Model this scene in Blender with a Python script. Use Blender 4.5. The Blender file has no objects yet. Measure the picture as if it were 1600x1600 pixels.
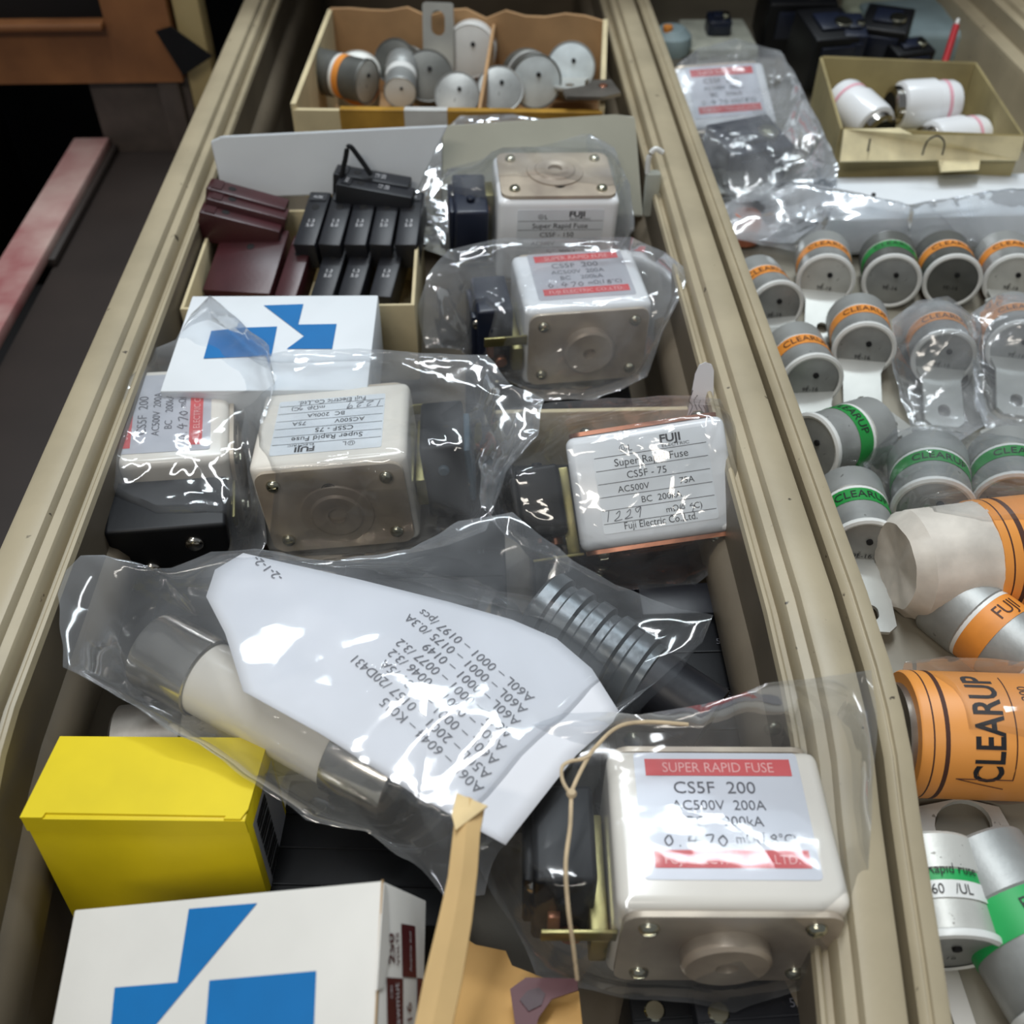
import bpy, bmesh, math, random
import numpy as np
from mathutils import Vector, Matrix, Euler, noise
from mathutils.bvhtree import BVHTree
from mathutils.geometry import tessellate_polygon

sc = bpy.context.scene
C = sc.collection
S = 0.01            # all builder numbers are centimetres
Z0 = 80.0           # height of the drawer rims above the room floor (cm)
def W(p): return Vector((p[0]*S, p[1]*S, (p[2]+Z0)*S))

# ---------------------------------------------------------------- camera
CAM_H = 24.5; FPX = 1600.0; PITCH = math.radians(44.6); YAW = math.radians(-1.83)
cam_d = bpy.data.cameras.new('camera'); cam = bpy.data.objects.new('camera', cam_d); C.objects.link(cam)
cam.location = W((0, 0, CAM_H)); cam.rotation_euler = (math.pi/2-PITCH, 0, YAW)
cam_d.sensor_width = 36; cam_d.lens = 36*FPX/1600; cam_d.clip_start = 0.01; cam_d.clip_end = 30
cam_d.dof.use_dof = True; cam_d.dof.focus_distance = 0.35; cam_d.dof.aperture_fstop = 13
sc.camera = cam
_Rz = Matrix.Rotation(YAW, 3, 'Z')
_R = _Rz @ Vector((1, 0, 0)); _F = _Rz @ Vector((0, math.cos(PITCH), -math.sin(PITCH))); _D = _Rz @ Vector((0, -math.sin(PITCH), -math.cos(PITCH)))
def _ray(u, v): return _F + _R*((u-800)/FPX) + _D*((v-800)/FPX)
def P(u, v, z):     # where a sight line meets the level z
    d = _ray(u, v); return Vector((0, 0, CAM_H)) + d*((z-CAM_H)/d.z)
def PX(u, v, x):
    d = _ray(u, v); return Vector((0, 0, CAM_H)) + d*(x/d.x)
def PY(u, v, y):
    d = _ray(u, v); return Vector((0, 0, CAM_H)) + d*(y/d.y)

# ---------------------------------------------------------------- light
w = bpy.data.worlds.new('world'); sc.world = w; w.use_nodes = True
w.node_tree.nodes['Background'].inputs[0].default_value = (0.80, 0.86, 0.92, 1)
w.node_tree.nodes['Background'].inputs[1].default_value = 0.14
def area(name, loc, target, sx, sy, watts, col):
    l = bpy.data.lights.new(name, 'AREA'); l.shape = 'RECTANGLE'; l.size = sx; l.size_y = sy; l.energy = watts; l.color = col
    o = bpy.data.objects.new(name, l); C.objects.link(o); o.location = W(loc)
    o.rotation_euler = (W(target)-W(loc)).to_track_quat('-Z', 'Y').to_euler(); return o
area('added_front_light', (20, 115, 170), (0, 55, 0), 1.3, 0.10, 9, (0.84, 0.94, 1.0))
area('added_front_light', (-10, 55, 175), (0, 50, 0), 1.3, 0.10, 12, (0.93, 0.97, 1.0))
area('added_front_light', (-45, -75, 125), (0, 35, 0), 0.9, 0.1, 4.6, (1.0, 0.93, 0.83))  # front light added behind the camera to brighten surfaces facing it
sc.view_settings.view_transform = 'Standard'; sc.view_settings.look = 'None'; sc.view_settings.gamma = 1.0
sc.view_settings.use_curve_mapping = False; sc.view_settings.exposure = 0.58
try:
    sc.cycles.transparent_max_bounces = 24; sc.cycles.max_bounces = 10
except Exception: pass

# ---------------------------------------------------------------- materials
MATS = {}
def srgb(h):
    if isinstance(h, str):
        h = h.lstrip('#'); c = [int(h[i:i+2], 16)/255 for i in (0, 2, 4)]
    else: c = list(h)
    return tuple((x/12.92 if x <= .04045 else ((x+.055)/1.055)**2.4) for x in c)+(1,)
def mat(name, col, rough=.55, metal=0, var=.12, scale=6, bump=.1, bscale=60, col2=None, spots=0, spotcol='#2a2622', sscale=4, coat=0, spec=.5, aniso=False):
    if name in MATS: return MATS[name]
    m = bpy.data.materials.new(name); m.use_nodes = True; nt = m.node_tree; N = nt.nodes; L = nt.links
    b = N['Principled BSDF']; tc = N.new('ShaderNodeTexCoord'); mp = N.new('ShaderNodeMapping'); L.new(tc.outputs['Object'], mp.inputs[0])
    mp.inputs['Scale'].default_value = (100, 100, 100)
    if aniso: mp.inputs['Scale'].default_value = (100, 100, 3)
    n = N.new('ShaderNodeTexNoise'); n.inputs['Scale'].default_value = scale/10; n.inputs['Detail'].default_value = 5; L.new(mp.outputs[0], n.inputs[0])
    r = N.new('ShaderNodeValToRGB'); c = srgb(col)
    dk = srgb(col2) if col2 else tuple(x*(1-var*2) for x in c[:3])+(1,)
    lt = tuple(min(1, x*(1+var*.6)) for x in c[:3])+(1,)
    r.color_ramp.elements[0].position = .32; r.color_ramp.elements[0].color = dk
    r.color_ramp.elements[1].position = .62; r.color_ramp.elements[1].color = lt
    L.new(n.outputs[0], r.inputs[0]); out = r.outputs[0]
    if spots:
        n2 = N.new('ShaderNodeTexNoise'); n2.inputs['Scale'].default_value = sscale; n2.inputs['Detail'].default_value = 3; L.new(mp.outputs[0], n2.inputs[0])
        r2 = N.new('ShaderNodeValToRGB'); r2.color_ramp.elements[0].position = 1-spots; r2.color_ramp.elements[1].position = 1-spots+.03; L.new(n2.outputs[0], r2.inputs[0])
        mx = N.new('ShaderNodeMixRGB'); L.new(r2.outputs[0], mx.inputs[0]); L.new(out, mx.inputs[1]); mx.inputs[2].default_value = srgb(spotcol); out = mx.outputs[0]
    L.new(out, b.inputs['Base Color'])
    b.inputs['Roughness'].default_value = rough; b.inputs['Metallic'].default_value = metal
    b.inputs['Specular IOR Level'].default_value = spec
    if coat: b.inputs['Coat Weight'].default_value = coat; b.inputs['Coat Roughness'].default_value = .15
    if bump:
        n3 = N.new('ShaderNodeTexNoise'); n3.inputs['Scale'].default_value = bscale/10; n3.inputs['Detail'].default_value = 4; L.new(mp.outputs[0], n3.inputs[0])
        bp = N.new('ShaderNodeBump'); bp.inputs['Strength'].default_value = bump; bp.inputs['Distance'].default_value = .0005; L.new(n3.outputs[0], bp.inputs['Height']); L.new(bp.outputs[0], b.inputs['Normal'])
    MATS[name] = m; return m
def film(name, haze=.07, tint='#f9fafb', gloss=.62, rough=.07, bump=.5, bscale=.5):
    m = bpy.data.materials.new(name); m.use_nodes = True; nt = m.node_tree; N = nt.nodes; L = nt.links; N.clear()
    o = N.new('ShaderNodeOutputMaterial'); tc = N.new('ShaderNodeTexCoord'); mp = N.new('ShaderNodeMapping'); L.new(tc.outputs['Object'], mp.inputs[0]); mp.inputs['Scale'].default_value = (100, 100, 100)
    n = N.new('ShaderNodeTexNoise'); n.inputs['Scale'].default_value = bscale; n.inputs['Detail'].default_value = 1.5; n.inputs['Distortion'].default_value = .8; L.new(mp.outputs[0], n.inputs[0])
    v = N.new('ShaderNodeTexVoronoi'); v.feature = 'DISTANCE_TO_EDGE'; v.inputs['Scale'].default_value = bscale*.55; L.new(mp.outputs[0], v.inputs[0])
    # warp the cell pattern so the creases wander
    va = N.new('ShaderNodeVectorMath'); va.operation = 'MULTIPLY_ADD'; L.new(n.outputs[1], va.inputs[0]); va.inputs[1].default_value = (1.2, 1.2, 1.2); L.new(mp.outputs[0], va.inputs[2]); L.new(va.outputs[0], v.inputs[0])
    mn = N.new('ShaderNodeMath'); mn.operation = 'MINIMUM'; L.new(v.outputs['Distance'], mn.inputs[0]); mn.inputs[1].default_value = .25
    ad = N.new('ShaderNodeMath'); ad.operation = 'MULTIPLY_ADD'; L.new(mn.outputs[0], ad.inputs[0]); ad.inputs[1].default_value = 2.2; L.new(n.outputs[0], ad.inputs[2])
    bp = N.new('ShaderNodeBump'); bp.inputs['Strength'].default_value = bump; bp.inputs['Distance'].default_value = .004; L.new(ad.outputs[0], bp.inputs['Height'])
    tr = N.new('ShaderNodeBsdfTransparent'); tr.inputs[0].default_value = srgb(tint)
    gl = N.new('ShaderNodeBsdfGlossy'); gl.inputs[0].default_value = (1, 1, 1, 1); gl.inputs['Roughness'].default_value = rough; L.new(bp.outputs[0], gl.inputs['Normal'])
    df = N.new('ShaderNodeBsdfDiffuse'); df.inputs[0].default_value = srgb('#dfe2e6')
    tl = N.new('ShaderNodeBsdfTranslucent'); tl.inputs[0].default_value = srgb('#dfe2e6')
    hm = N.new('ShaderNodeMixShader'); hm.inputs[0].default_value = .45; L.new(df.outputs[0], hm.inputs[1]); L.new(tl.outputs[0], hm.inputs[2])
    fr = N.new('ShaderNodeFresnel'); fr.inputs[0].default_value = 1.5; L.new(bp.outputs[0], fr.inputs['Normal'])
    fm = N.new('ShaderNodeMath'); fm.operation = 'MULTIPLY_ADD'; fm.use_clamp = True; L.new(fr.outputs[0], fm.inputs[0]); fm.inputs[1].default_value = gloss; fm.inputs[2].default_value = .02
    hz = N.new('ShaderNodeMapRange'); L.new(n.outputs[0], hz.inputs[0]); hz.inputs[1].default_value = .3; hz.inputs[2].default_value = .75; hz.inputs[3].default_value = haze*.4; hz.inputs[4].default_value = haze*1.7
    m1 = N.new('ShaderNodeMixShader'); L.new(hz.outputs[0], m1.inputs[0]); L.new(tr.outputs[0], m1.inputs[1]); L.new(hm.outputs[0], m1.inputs[2])
    m2 = N.new('ShaderNodeMixShader'); L.new(fm.outputs[0], m2.inputs[0]); L.new(m1.outputs[0], m2.inputs[1]); L.new(gl.outputs[0], m2.inputs[2])
    L.new(m2.outputs[0], o.inputs[0]); MATS[name] = m; return m

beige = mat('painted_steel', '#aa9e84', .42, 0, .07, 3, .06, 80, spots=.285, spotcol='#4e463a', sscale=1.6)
beige_shaded = mat('painted_steel_shaded', '#6d6354', .5, 0, .12, 2, .06, 80)  # same steel paint, darkened to carry the shade inside the drawers
greyfloor = mat('drawer_floor_paint', '#8d887a', .55, 0, .08, 2, .05, 60)
ceramic = mat('cream_ceramic', '#e9e3d8', .22, 0, .04, 2, .03, 20, coat=.4)
ceramic_w = mat('white_ceramic', '#eceef0', .25, 0, .03, 2, .03, 20, coat=.4)
black = mat('black_plastic', '#121316', .45, 0, .15, 4, .05, 60, spec=.3)
navy = mat('navy_plastic', '#1c2233', .35, 0, .15, 4, .05, 60)
teal = mat('blue_grey_plastic', '#4f6370', .4, 0, .1, 4, .05, 60)
relay_black = mat('charcoal_plastic', '#1f2025', .4, 0, .15, 3, .08, 40, spec=.35)
maroon = mat('maroon_plastic', '#3f1d21', .34, 0, .15, 3, .08, 40)
steel = mat('dull_steel', '#9a938a', .38, .85, .15, 4, .08, 60)
plate_m = mat('end_plate_metal', '#c2b5a2', .4, .25, .12, 3, .12, 30, col2='#94877a')
brass = mat('yellow_passivated_steel', '#9d9566', .35, .8, .2, 4, .05, 60)
chrome = mat('polished_nickel', '#c9c4bc', .16, 1, .08, 4, .02, 60)
screw_m = mat('screw_metal', '#c4c2ae', .2, 1, .1, 4, .02, 60)
fgrey = mat('grey_fuse_cap', '#9c9e9c', .42, .35, .14, 5, .1, 60, spots=.3, spotcol='#6a6b68', sscale=2.5)
fdark = mat('dark_grey_fuse_cap', '#62635f', .45, .35, .14, 5, .1, 60)
flight = mat('pale_fuse_cap', '#c3c3bd', .4, .2, .1, 5, .1, 60, spots=.32, spotcol='#83817a', sscale=3)
fwhite = mat('white_rim', '#dfe0dd', .35, 0, .05, 5, .05, 40)
tin = mat('tinned_blade', '#bcbdb8', .4, .4, .08, 4, .05, 60)
orange_b = mat('orange_band_print', '#e2903a', .5, 0, .1, 6, 0)
green_b = mat('green_band_print', '#1f8a3c', .5, 0, .1, 6, 0)
green_br = mat('bright_green_band_print', '#22a355', .5, 0, .06, 6, 0)
orange_t = mat('orange_paper_sleeve', '#e89a48', .45, 0, .06, 3, .05, 30)
ink = mat('black_ink', '#1d1c20', .6, 0, 0, 6, 0)
ink_grey = mat('grey_ink', '#55555c', .6, 0, 0, 6, 0)
ink_brown = mat('brown_ink', '#4a2a1e', .6, 0, 0, 6, 0)
ink_white = mat('white_ink', '#c9c9cc', .6, 0, 0, 6, 0)
red_p = mat('red_print', '#d03a3c', .45, 0, .05, 6, 0)
redtxt = mat('pink_lettering', '#eba9a5', .5, 0, 0, 6, 0)
silver = mat('silver_label', '#b9bac0', .38, .25, .04, 3, .02, 20)
silver_w = mat('pearl_label', '#dfe4e8', .35, .1, .04, 3, .02, 20)
paper = mat('white_paper', '#dedfe4', .7, 0, .02, 3, .03, 40)
cardw = mat('white_card', '#dcd9d2', .6, 0, .03, 3, .05, 50)
cardw2 = mat('cool_white_card', '#dfe4e8', .6, 0, .03, 2, .05, 50)
cardedge = mat('raw_card_edge', '#a88a62', .8, 0, .1, 6, .1, 60)
blue_p = mat('blue_print', '#006cae', .5, 0, .03, 6, .03, 50)
yellow = mat('yellow_card', '#e2ca14', .5, 0, .05, 3, .05, 50)
maroon_p = mat('maroon_print', '#4e1018', .5, 0, .05, 6, 0)
cardb = mat('brown_cardboard', '#b08b62', .8, 0, .1, 3, .15, 40)
cardc = mat('cream_cardboard', '#cfc09a', .75, 0, .1, 3, .12, 40)
cardol = mat('olive_cream_card', '#a89b70', .75, 0, .12, 3, .1, 40)
tape = mat('yellowed_tape', '#b48a3c', .3, 0, .15, 5, .05, 30)
tapew = mat('white_tape', '#cfcfcc', .3, 0, .05, 5, .05, 30)
strip_m = mat('tan_folded_paper', '#cfae78', .65, 0, .06, 4, .06, 50, spots=.27, spotcol='#7a5f3c', sscale=1.8)
envel = mat('kraft_paper', '#c79a58', .7, 0, .07, 4, .08, 50)
string_m = mat('cream_string', '#cdb795', .8, 0, .1, 20, .3, 200)
dustred = mat('dusty_red_paint', '#b39a92', .7, 0, .15, 1.6, .1, 30, col2='#8c4a4c')
darkbrown = mat('dark_brown_paint', '#2c2420', .6, 0, .15, 1, .05, 40)
brownpaint = mat('orange_brown_paint', '#8f5f38', .5, 0, .16, 1.4, .08, 30, col2='#6e4629')
postpaint = mat('yellowed_cream_paint', '#a8966a', .45, 0, .06, 2, .05, 40)
voidm = mat('cabinet_inside', '#0b0a0c', .8, 0, .1, 2, 0)
greyroom = mat('dark_room_floor', '#2b2a2c', .8, 0, .1, 2, 0)
redm = mat('red_plastic', '#b3242c', .35, 0, .05, 4, 0)
pinkp = mat('pink_print', '#dfa3b0', .5, 0, .05, 4, 0)
copper = mat('copper_metal', '#b07a62', .35, .8, .1, 4, .05, 50)
grey_lid = mat('grey_green_steel', '#a3a293', .5, 0, .06, 2, .05, 40)
bluecloth = mat('pale_blue_bag', '#8fa3a8', .6, 0, .15, 2, .2, 8)
film_a = film('clear_film', .08, gloss=.55)
film_b = film('crisp_film', .15, gloss=.65, rough=.07, bump=.55, bscale=.4)
film_c = film('cloudy_film', .22, tint='#f4f6f8', rough=.12, bump=.5, bscale=.5)
film_d = film('milky_film', .5, tint='#f0f3f6', rough=.15, bump=.35, bscale=.4)
film_f = film('big_bag_film', .13, gloss=.5, rough=.075, bump=.3, bscale=.22)
film_e = film('smooth_film', .06, gloss=.30, rough=.085, bump=.25, bscale=.3)

# ---------------------------------------------------------------- mesh helpers
def I(): return Matrix.Identity(4)
def T(x, y, z): return Matrix.Translation((x, y, z))
def RX(a): return Matrix.Rotation(math.radians(a), 4, 'X')
def RY(a): return Matrix.Rotation(math.radians(a), 4, 'Y')
def RZ(a): return Matrix.Rotation(math.radians(a), 4, 'Z')
def EUL(x, y, z): return Euler([math.radians(a) for a in (x, y, z)], 'XYZ').to_matrix().to_4x4()
def merge(bm, t, M):
    t.transform(M or I()); me = bpy.data.meshes.new('tmp'); t.to_mesh(me); t.free(); bm.from_mesh(me); bpy.data.meshes.remove(me)
def rbox(bm, c, s, bev=.08, seg=2, M=None):
    t = bmesh.new(); bmesh.ops.create_cube(t, size=1); bmesh.ops.scale(t, vec=s, verts=t.verts)
    if bev > 0: bmesh.ops.bevel(t, geom=t.edges[:], offset=min(bev, min(s)*.45), segments=seg, profile=.5, affect='EDGES')
    bmesh.ops.translate(t, vec=c, verts=t.verts); merge(bm, t, M); return bm
def lathe(bm, prof, seg=32, M=None):
    M = M or I(); rings = []
    for r, z in prof:
        if r < 1e-5: rings.append([bm.verts.new(M @ Vector((0, 0, z)))])
        else: rings.append([bm.verts.new(M @ Vector((r*math.cos(2*math.pi*k/seg), r*math.sin(2*math.pi*k/seg), z))) for k in range(seg)])
    for a, b in zip(rings, rings[1:]):
        for k in range(seg):
            k2 = (k+1) % seg
            try:
                if len(a) == 1 and len(b) == 1: continue
                if len(a) == 1: bm.faces.new((a[0], b[k2], b[k]))
                elif len(b) == 1: bm.faces.new((a[k], a[k2], b[0]))
                else: bm.faces.new((a[k], a[k2], b[k2], b[k]))
            except ValueError: pass
    return bm
def cyl(bm, r, z0, z1, seg=28, M=None, bev=.05):
    b = min(bev, r*.4, abs(z1-z0)*.4)
    return lathe(bm, [(0, z0), (r-b, z0), (r, z0+b), (r, z1-b), (r-b, z1), (0, z1)], seg, M)
def prism(bm, loops, z0, z1, M=None):
    """loops[0] outline, the others holes; 2-D points"""
    M = M or I(); polys = [[Vector((x, y, 0)) for x, y in l] for l in loops]; flat = [p for l in polys for p in l]
    tris = tessellate_polygon(polys)
    lo = [bm.verts.new(M @ Vector((p.x, p.y, z0))) for p in flat]; hi = [bm.verts.new(M @ Vector((p.x, p.y, z1))) for p in flat]
    for a, b, c in tris:
        for vs in ((lo[c], lo[b], lo[a]), (hi[a], hi[b], hi[c])):
            try: bm.faces.new(vs)
            except ValueError: pass
    i = 0
    for l in polys:
        n = len(l)
        for k in range(n): bm.faces.new((lo[i+k], lo[i+(k+1) % n], hi[i+(k+1) % n], hi[i+k]))
        i += n
    return bm
def rrect(w, h, r, cx=0, cy=0, seg=5):
    pts = []
    for sx, sy, a0 in ((1, 1, 0), (-1, 1, 90), (-1, -1, 180), (1, -1, 270)):
        for k in range(seg+1):
            a = math.radians(a0+90*k/seg); pts.append((cx+sx*(w/2-r)+r*math.cos(a), cy+sy*(h/2-r)+r*math.sin(a)))
    return pts
def circ(r, cx=0, cy=0, n=20, sx=1): return [(cx+r*sx*math.cos(2*math.pi*k/n), cy+r*math.sin(2*math.pi*k/n)) for k in range(n)]
def tube(bm, pts, r, seg=8, closed=False):
    pts = [Vector(p) for p in pts]; n = len(pts); rings = []
    for i, p in enumerate(pts):
        a = pts[i-1] if (i > 0 or closed) else p; b = pts[(i+1) % n] if (i < n-1 or closed) else p
        t = (b-a).normalized(); up = Vector((0, 0, 1)) if abs(t.z) < .9 else Vector((1, 0, 0))
        x = t.cross(up).normalized(); y = t.cross(x)
        rings.append([bm.verts.new(p + x*r*math.cos(2*math.pi*k/seg) + y*r*math.sin(2*math.pi*k/seg)) for k in range(seg)])
    m = n if closed else n-1
    for i in range(m):
        a, b = rings[i], rings[(i+1) % n]
        for k in range(seg): bm.faces.new((a[k], a[(k+1) % seg], b[(k+1) % seg], b[k]))
    if not closed: bm.faces.new(rings[0]); bm.faces.new(rings[-1])
    return bm
def smoothpath(pts, n=6):
    pts = [Vector(p) for p in pts]; out = []
    for i in range(len(pts)-1):
        p0 = pts[max(i-1, 0)]; p1 = pts[i]; p2 = pts[i+1]; p3 = pts[min(i+2, len(pts)-1)]
        for k in range(n):
            t = k/n; out.append(.5*((2*p1)+(p2-p0)*t+(2*p0-5*p1+4*p2-p3)*t*t+(3*p1-p0-3*p2+p3)*t**3))
    out.append(pts[-1]); return out
_fc = {}
def txt(bm, s, size, M, align='LEFT', sx=1.0, wrap=None, bold=0):
    """flat lettering; wrap=(radius) rolls the x direction round the local Y axis"""
    key = (s, align, bold)
    if key not in _fc:
        cu = bpy.data.curves.new('lettering_curve', 'FONT'); cu.body = s; cu.size = 1; cu.align_x = align; cu.resolution_u = 3; cu.offset = bold
        o = bpy.data.objects.new('lettering_tmp', cu); C.objects.link(o)
        dg = bpy.context.evaluated_depsgraph_get(); me = bpy.data.meshes.new_from_object(o.evaluated_get(dg))
        bpy.data.objects.remove(o); bpy.data.curves.remove(cu); _fc[key] = me
    t = bmesh.new(); t.from_mesh(_fc[key]); bmesh.ops.scale(t, vec=(size*sx, size, 1), verts=t.verts)
    t.transform(M)
    if wrap:
        for v in t.verts:
            a = v.co.x/wrap; rr = wrap+v.co.z; v.co = Vector((rr*math.sin(a), v.co.y, rr*math.cos(a)))
    merge(bm, t, None); return bm
def stroke(bm, pts, wd, z, M=None):
    M = M or I(); pts = [Vector((p[0], p[1])) for p in pts]; vs = []
    for i, p in enumerate(pts):
        t = (pts[min(i+1, len(pts)-1)]-pts[max(i-1, 0)]); t = t.normalized() if t.length > 0 else Vector((1, 0)); n = Vector((-t.y, t.x))*wd/2
        vs.append((bm.verts.new(M @ Vector((p.x+n.x, p.y+n.y, z))), bm.verts.new(M @ Vector((p.x-n.x, p.y-n.y, z)))))
    for a, b in zip(vs, vs[1:]): bm.faces.new((a[0], a[1], b[1], b[0]))
    return bm
def quadface(bm, x0, y0, x1, y1, z, M=None):
    M = M or I(); bm.faces.new([bm.verts.new(M @ Vector(p)) for p in ((x0, y0, z), (x1, y0, z), (x1, y1, z), (x0, y1, z))]); return bm
def sheet(bm, pts, z, M=None):
    M = M or I(); v = [bm.verts.new(M @ Vector((x, y, z))) for x, y in pts]
    for a, b, c in tessellate_polygon([[Vector((x, y, 0)) for x, y in pts]]):
        try: bm.faces.new((v[a], v[b], v[c]))
        except ValueError: pass
    return bm
def link(name, bm, m, parent=None, label=None, smooth=35, world=False):
    """bm in cm; local to parent, or (world=True) in scene centimetres"""
    bmesh.ops.recalc_face_normals(bm, faces=bm.faces[:])
    if world: bmesh.ops.translate(bm, vec=(0, 0, Z0), verts=bm.verts)
    bmesh.ops.scale(bm, vec=(S, S, S), verts=bm.verts)
    me = bpy.data.meshes.new(name); bm.to_mesh(me); bm.free()
    me.materials.append(m)
    if smooth:
        for p in me.polygons: p.use_smooth = True
        me.set_sharp_from_angle(angle=math.radians(smooth))
    o = bpy.data.objects.new(name, me); C.objects.link(o)
    if parent: o.parent = parent
    if label: o['label'] = label
    return o
def tag(o, label, cat, group=None):
    o['label'] = label; o['category'] = cat
    if group: o['group'] = group
    return o
def thing(name, label, cat, M=None, loc=(0, 0, 0), group=None):
    o = bpy.data.objects.new(name, None); C.objects.link(o); o.empty_display_size = .02
    M = M or T(*loc); M2 = M.copy(); M2.translation = W(M.translation); o.matrix_world = M2
    return tag(o, label, cat, group)
def dup(root, M, label=None, group=None):
    r = root.copy(); C.objects.link(r); M2 = M.copy(); M2.translation = W(M.translation); r.matrix_world = M2
    if label: r['label'] = label
    if group: r['group'] = group
    for ch in [o for o in allobs(root)]:
        c = ch.copy(); C.objects.link(c); c.parent = r
        for g in allobs(ch):
            d = g.copy(); C.objects.link(d); d.parent = c
    return r
def allobs(root): return [o for o in bpy.data.objects if o.parent == root]
def struct(name, bm, m, smooth=35, parent=None):
    o = link(name, bm, m, parent, smooth=smooth, world=(parent is None)); o['kind'] = 'structure'; return o
NB = bmesh.new

# ---------------------------------------------------------------- room and cabinet
b = NB(); rbox(b, (0, 60, -Z0-1), (500, 500, 2), 0); struct('floor', b, greyroom)
FR = 75.5    # front plane of the cabinet carcass
cab = thing('filing_cabinet', 'tall steel drawer cabinet with black open drawer slots and yellowed cream posts', 'cabinet', loc=(0, FR, -Z0))
def cb(name, boxes, m, label=None, bev=.2):
    b = NB()
    for c, s in boxes: rbox(b, (c[0], c[1]-FR, c[2]+Z0), s, bev)
    return link(name, b, m, cab, label)
cb('back_panel', [((0, 150, -20), (170, 1, 118))], voidm)
cb('side_panel', [((-70, 113, -20), (1, 74, 118))], darkbrown); cb('side_panel', [((70, 113, -20), (1, 74, 118))], darkbrown)
cb('slot_floor', [((10.5, 113, -14), (55, 73, .6))], voidm)
cb('slot_ceiling', [((5, 113, 17), (130, 73, .8))], voidm)
p0 = PY(265, 0, FR); p1 = PY(245, 0, FR); p2 = PY(292, 0, FR)
xa, xb = p1.x+1.2, p2.x+1.0
cb('post', [(((xa+xb)/2, FR, -20), (xb-xa, 2.0, 118))], postpaint, 'yellowed cream post')
cb('post', [((39, FR, -20), (2.4, 2.0, 118))], postpaint)
cb('slide_runner', [((xb+.9, FR+20, -4), (.8, 40, 1.2))], beige_shaded)
# brown door frame hung to the left of the post
top_r = PY(280, 105, FR-1.6); r0 = PY(0, 60, FR-1.6); r1 = PY(0, 132, FR-1.6)
bx = -70
fr = thing('cabinet_door', 'orange brown steel door frame with a dark recess left of the cream post', 'door', loc=(xa-.2, FR-1.6, r1.z))
b = NB(); z0 = r1.z; z1 = PY(120, 40, FR-1.6).z
cb('lower_panel', [(((-28+xa)/2, FR-.6, z0-6), (xa+28, .6, 12))], mat('dim_grey_brown_paint', '#4a403a', .55), 'dim grey brown lower panel')
cb('panel_flange', [((xa-1.4, FR-1.1, z0-5), (1.6, .6, 10))], MATS['dim_grey_brown_paint'])
prism(b, [[(bx, z0), (xa-.2, z0), (xa-.2, z0+22), (xa-4.6, z0+22), (xa-4.6, z1), (bx, z1)]], 0, 1.4, T(0, 0, 0))
b.transform(RX(90)); b.transform(T(-(xa-.2), 1.4, -z0)); link('frame', b, brownpaint, fr)
b = NB(); rbox(b, ((bx+xa-4.6)/2-(xa-.2), -.1, z1-z0+.1), (xa-4.6-bx, 1.4, .5), .15); link('lip', b, brownpaint, fr, 'lighter folded lip')
b = NB(); rbox(b, ((bx+xa-4.6)/2-(xa-.2), 1.6, z1-z0+11), (xa-4.6-bx+2, .3, 24), .05); link('recess_panel', b, voidm, fr, 'dark recessed panel')
b = NB(); prism(b, [[(-1.2, 2.6), (-.1, 2.9), (2.3, .9), (0, -.4)]], 0, .15); b.transform(RX(90)); b.transform(T(.2, -.25, 1.0)); link('black_tab', b, black, fr, 'black tab at the corner')

# ---------------------------------------------------------------- drawers
PATH = [(100, 0, 0), (76, 0, 0), (60, 0, 0), (40, 0, 0), (30, 0, 0), (21, 0, 0)]
for _u, _v, _z in ((1340, 1040, 0), (1357, 1110, -.2), (1370, 1180, -.6), (1380, 1270, -1.0), (1398, 1400, -1.5), (1412, 1500, -1.9), (1425, 1600, -2.3), (1440, 1720, -2.7)):
    _p = P(_u, _v, _z); PATH.append((_p.y, _z, _p.x-10.9))
PATH.append((3, -3.0, PATH[-1][2]-.4))
def rail(bm, x0, sgn, prof, floorz, lat=1.0):
    rows = []
    for y, dz, dx in PATH: rows.append([bm.verts.new((x0+sgn*d+dx*lat, y, max(floorz, z+dz))) for d, z in prof])
    for a, c in zip(rows, rows[1:]):
        for i in range(len(prof)-1): bm.faces.new((a[i], a[i+1], c[i+1], c[i]))
    bm.faces.new(rows[0]); bm.faces.new(rows[-1])
LP = [(0, -10.2), (0, -.28), (.06, -.1), (.22, 0), (.95, 0), (1.12, -.06), (1.2, -.22), (1.22, -.36), (1.52, -.42), (1.6, -.55), (1.62, -1.15), (1.78, -1.2), (1.84, -.95), (1.92, -.88), (2.02, -.92), (2.08, -1.15), (2.1, -3.1), (2.35, -3.3), (2.62, -3.8), (2.66, -4.8), (2.4, -5.4), (2.12, -5.7), (2.1, -10.2)]
RP = [(0, -6.2), (0, -.2), (.1, -.06), (.2, -.02), (.24, -.1), (.3, -.1), (.34, 0), (.66, 0), (.78, -.08), (.8, -.3), (.8, -6.2)]
RP2 = [(0, -6.2), (0, -.2), (.15, 0), (1.1, 0), (1.2, -.3), (1.7, -.4), (1.75, -1.6), (2.6, -1.8), (2.7, -2.2), (2.7, -6.2)]
dr = thing('steel_drawer', 'open beige painted steel drawer holding bagged fuses and boxes, between floor edge and second drawer', 'drawer', loc=(-2.6, 3, -10))
dr['label'] = 'open beige steel drawer holding bagged fuses and small boxes'
def part_w(name, bm, m, par, label=None, smooth=35):
    inv = par.matrix_world.inverted()
    o = link(name, bm, m, None, label, smooth, world=True); o.parent = par; o.matrix_parent_inverse = inv; return o
bpy.context.view_layer.update()
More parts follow.
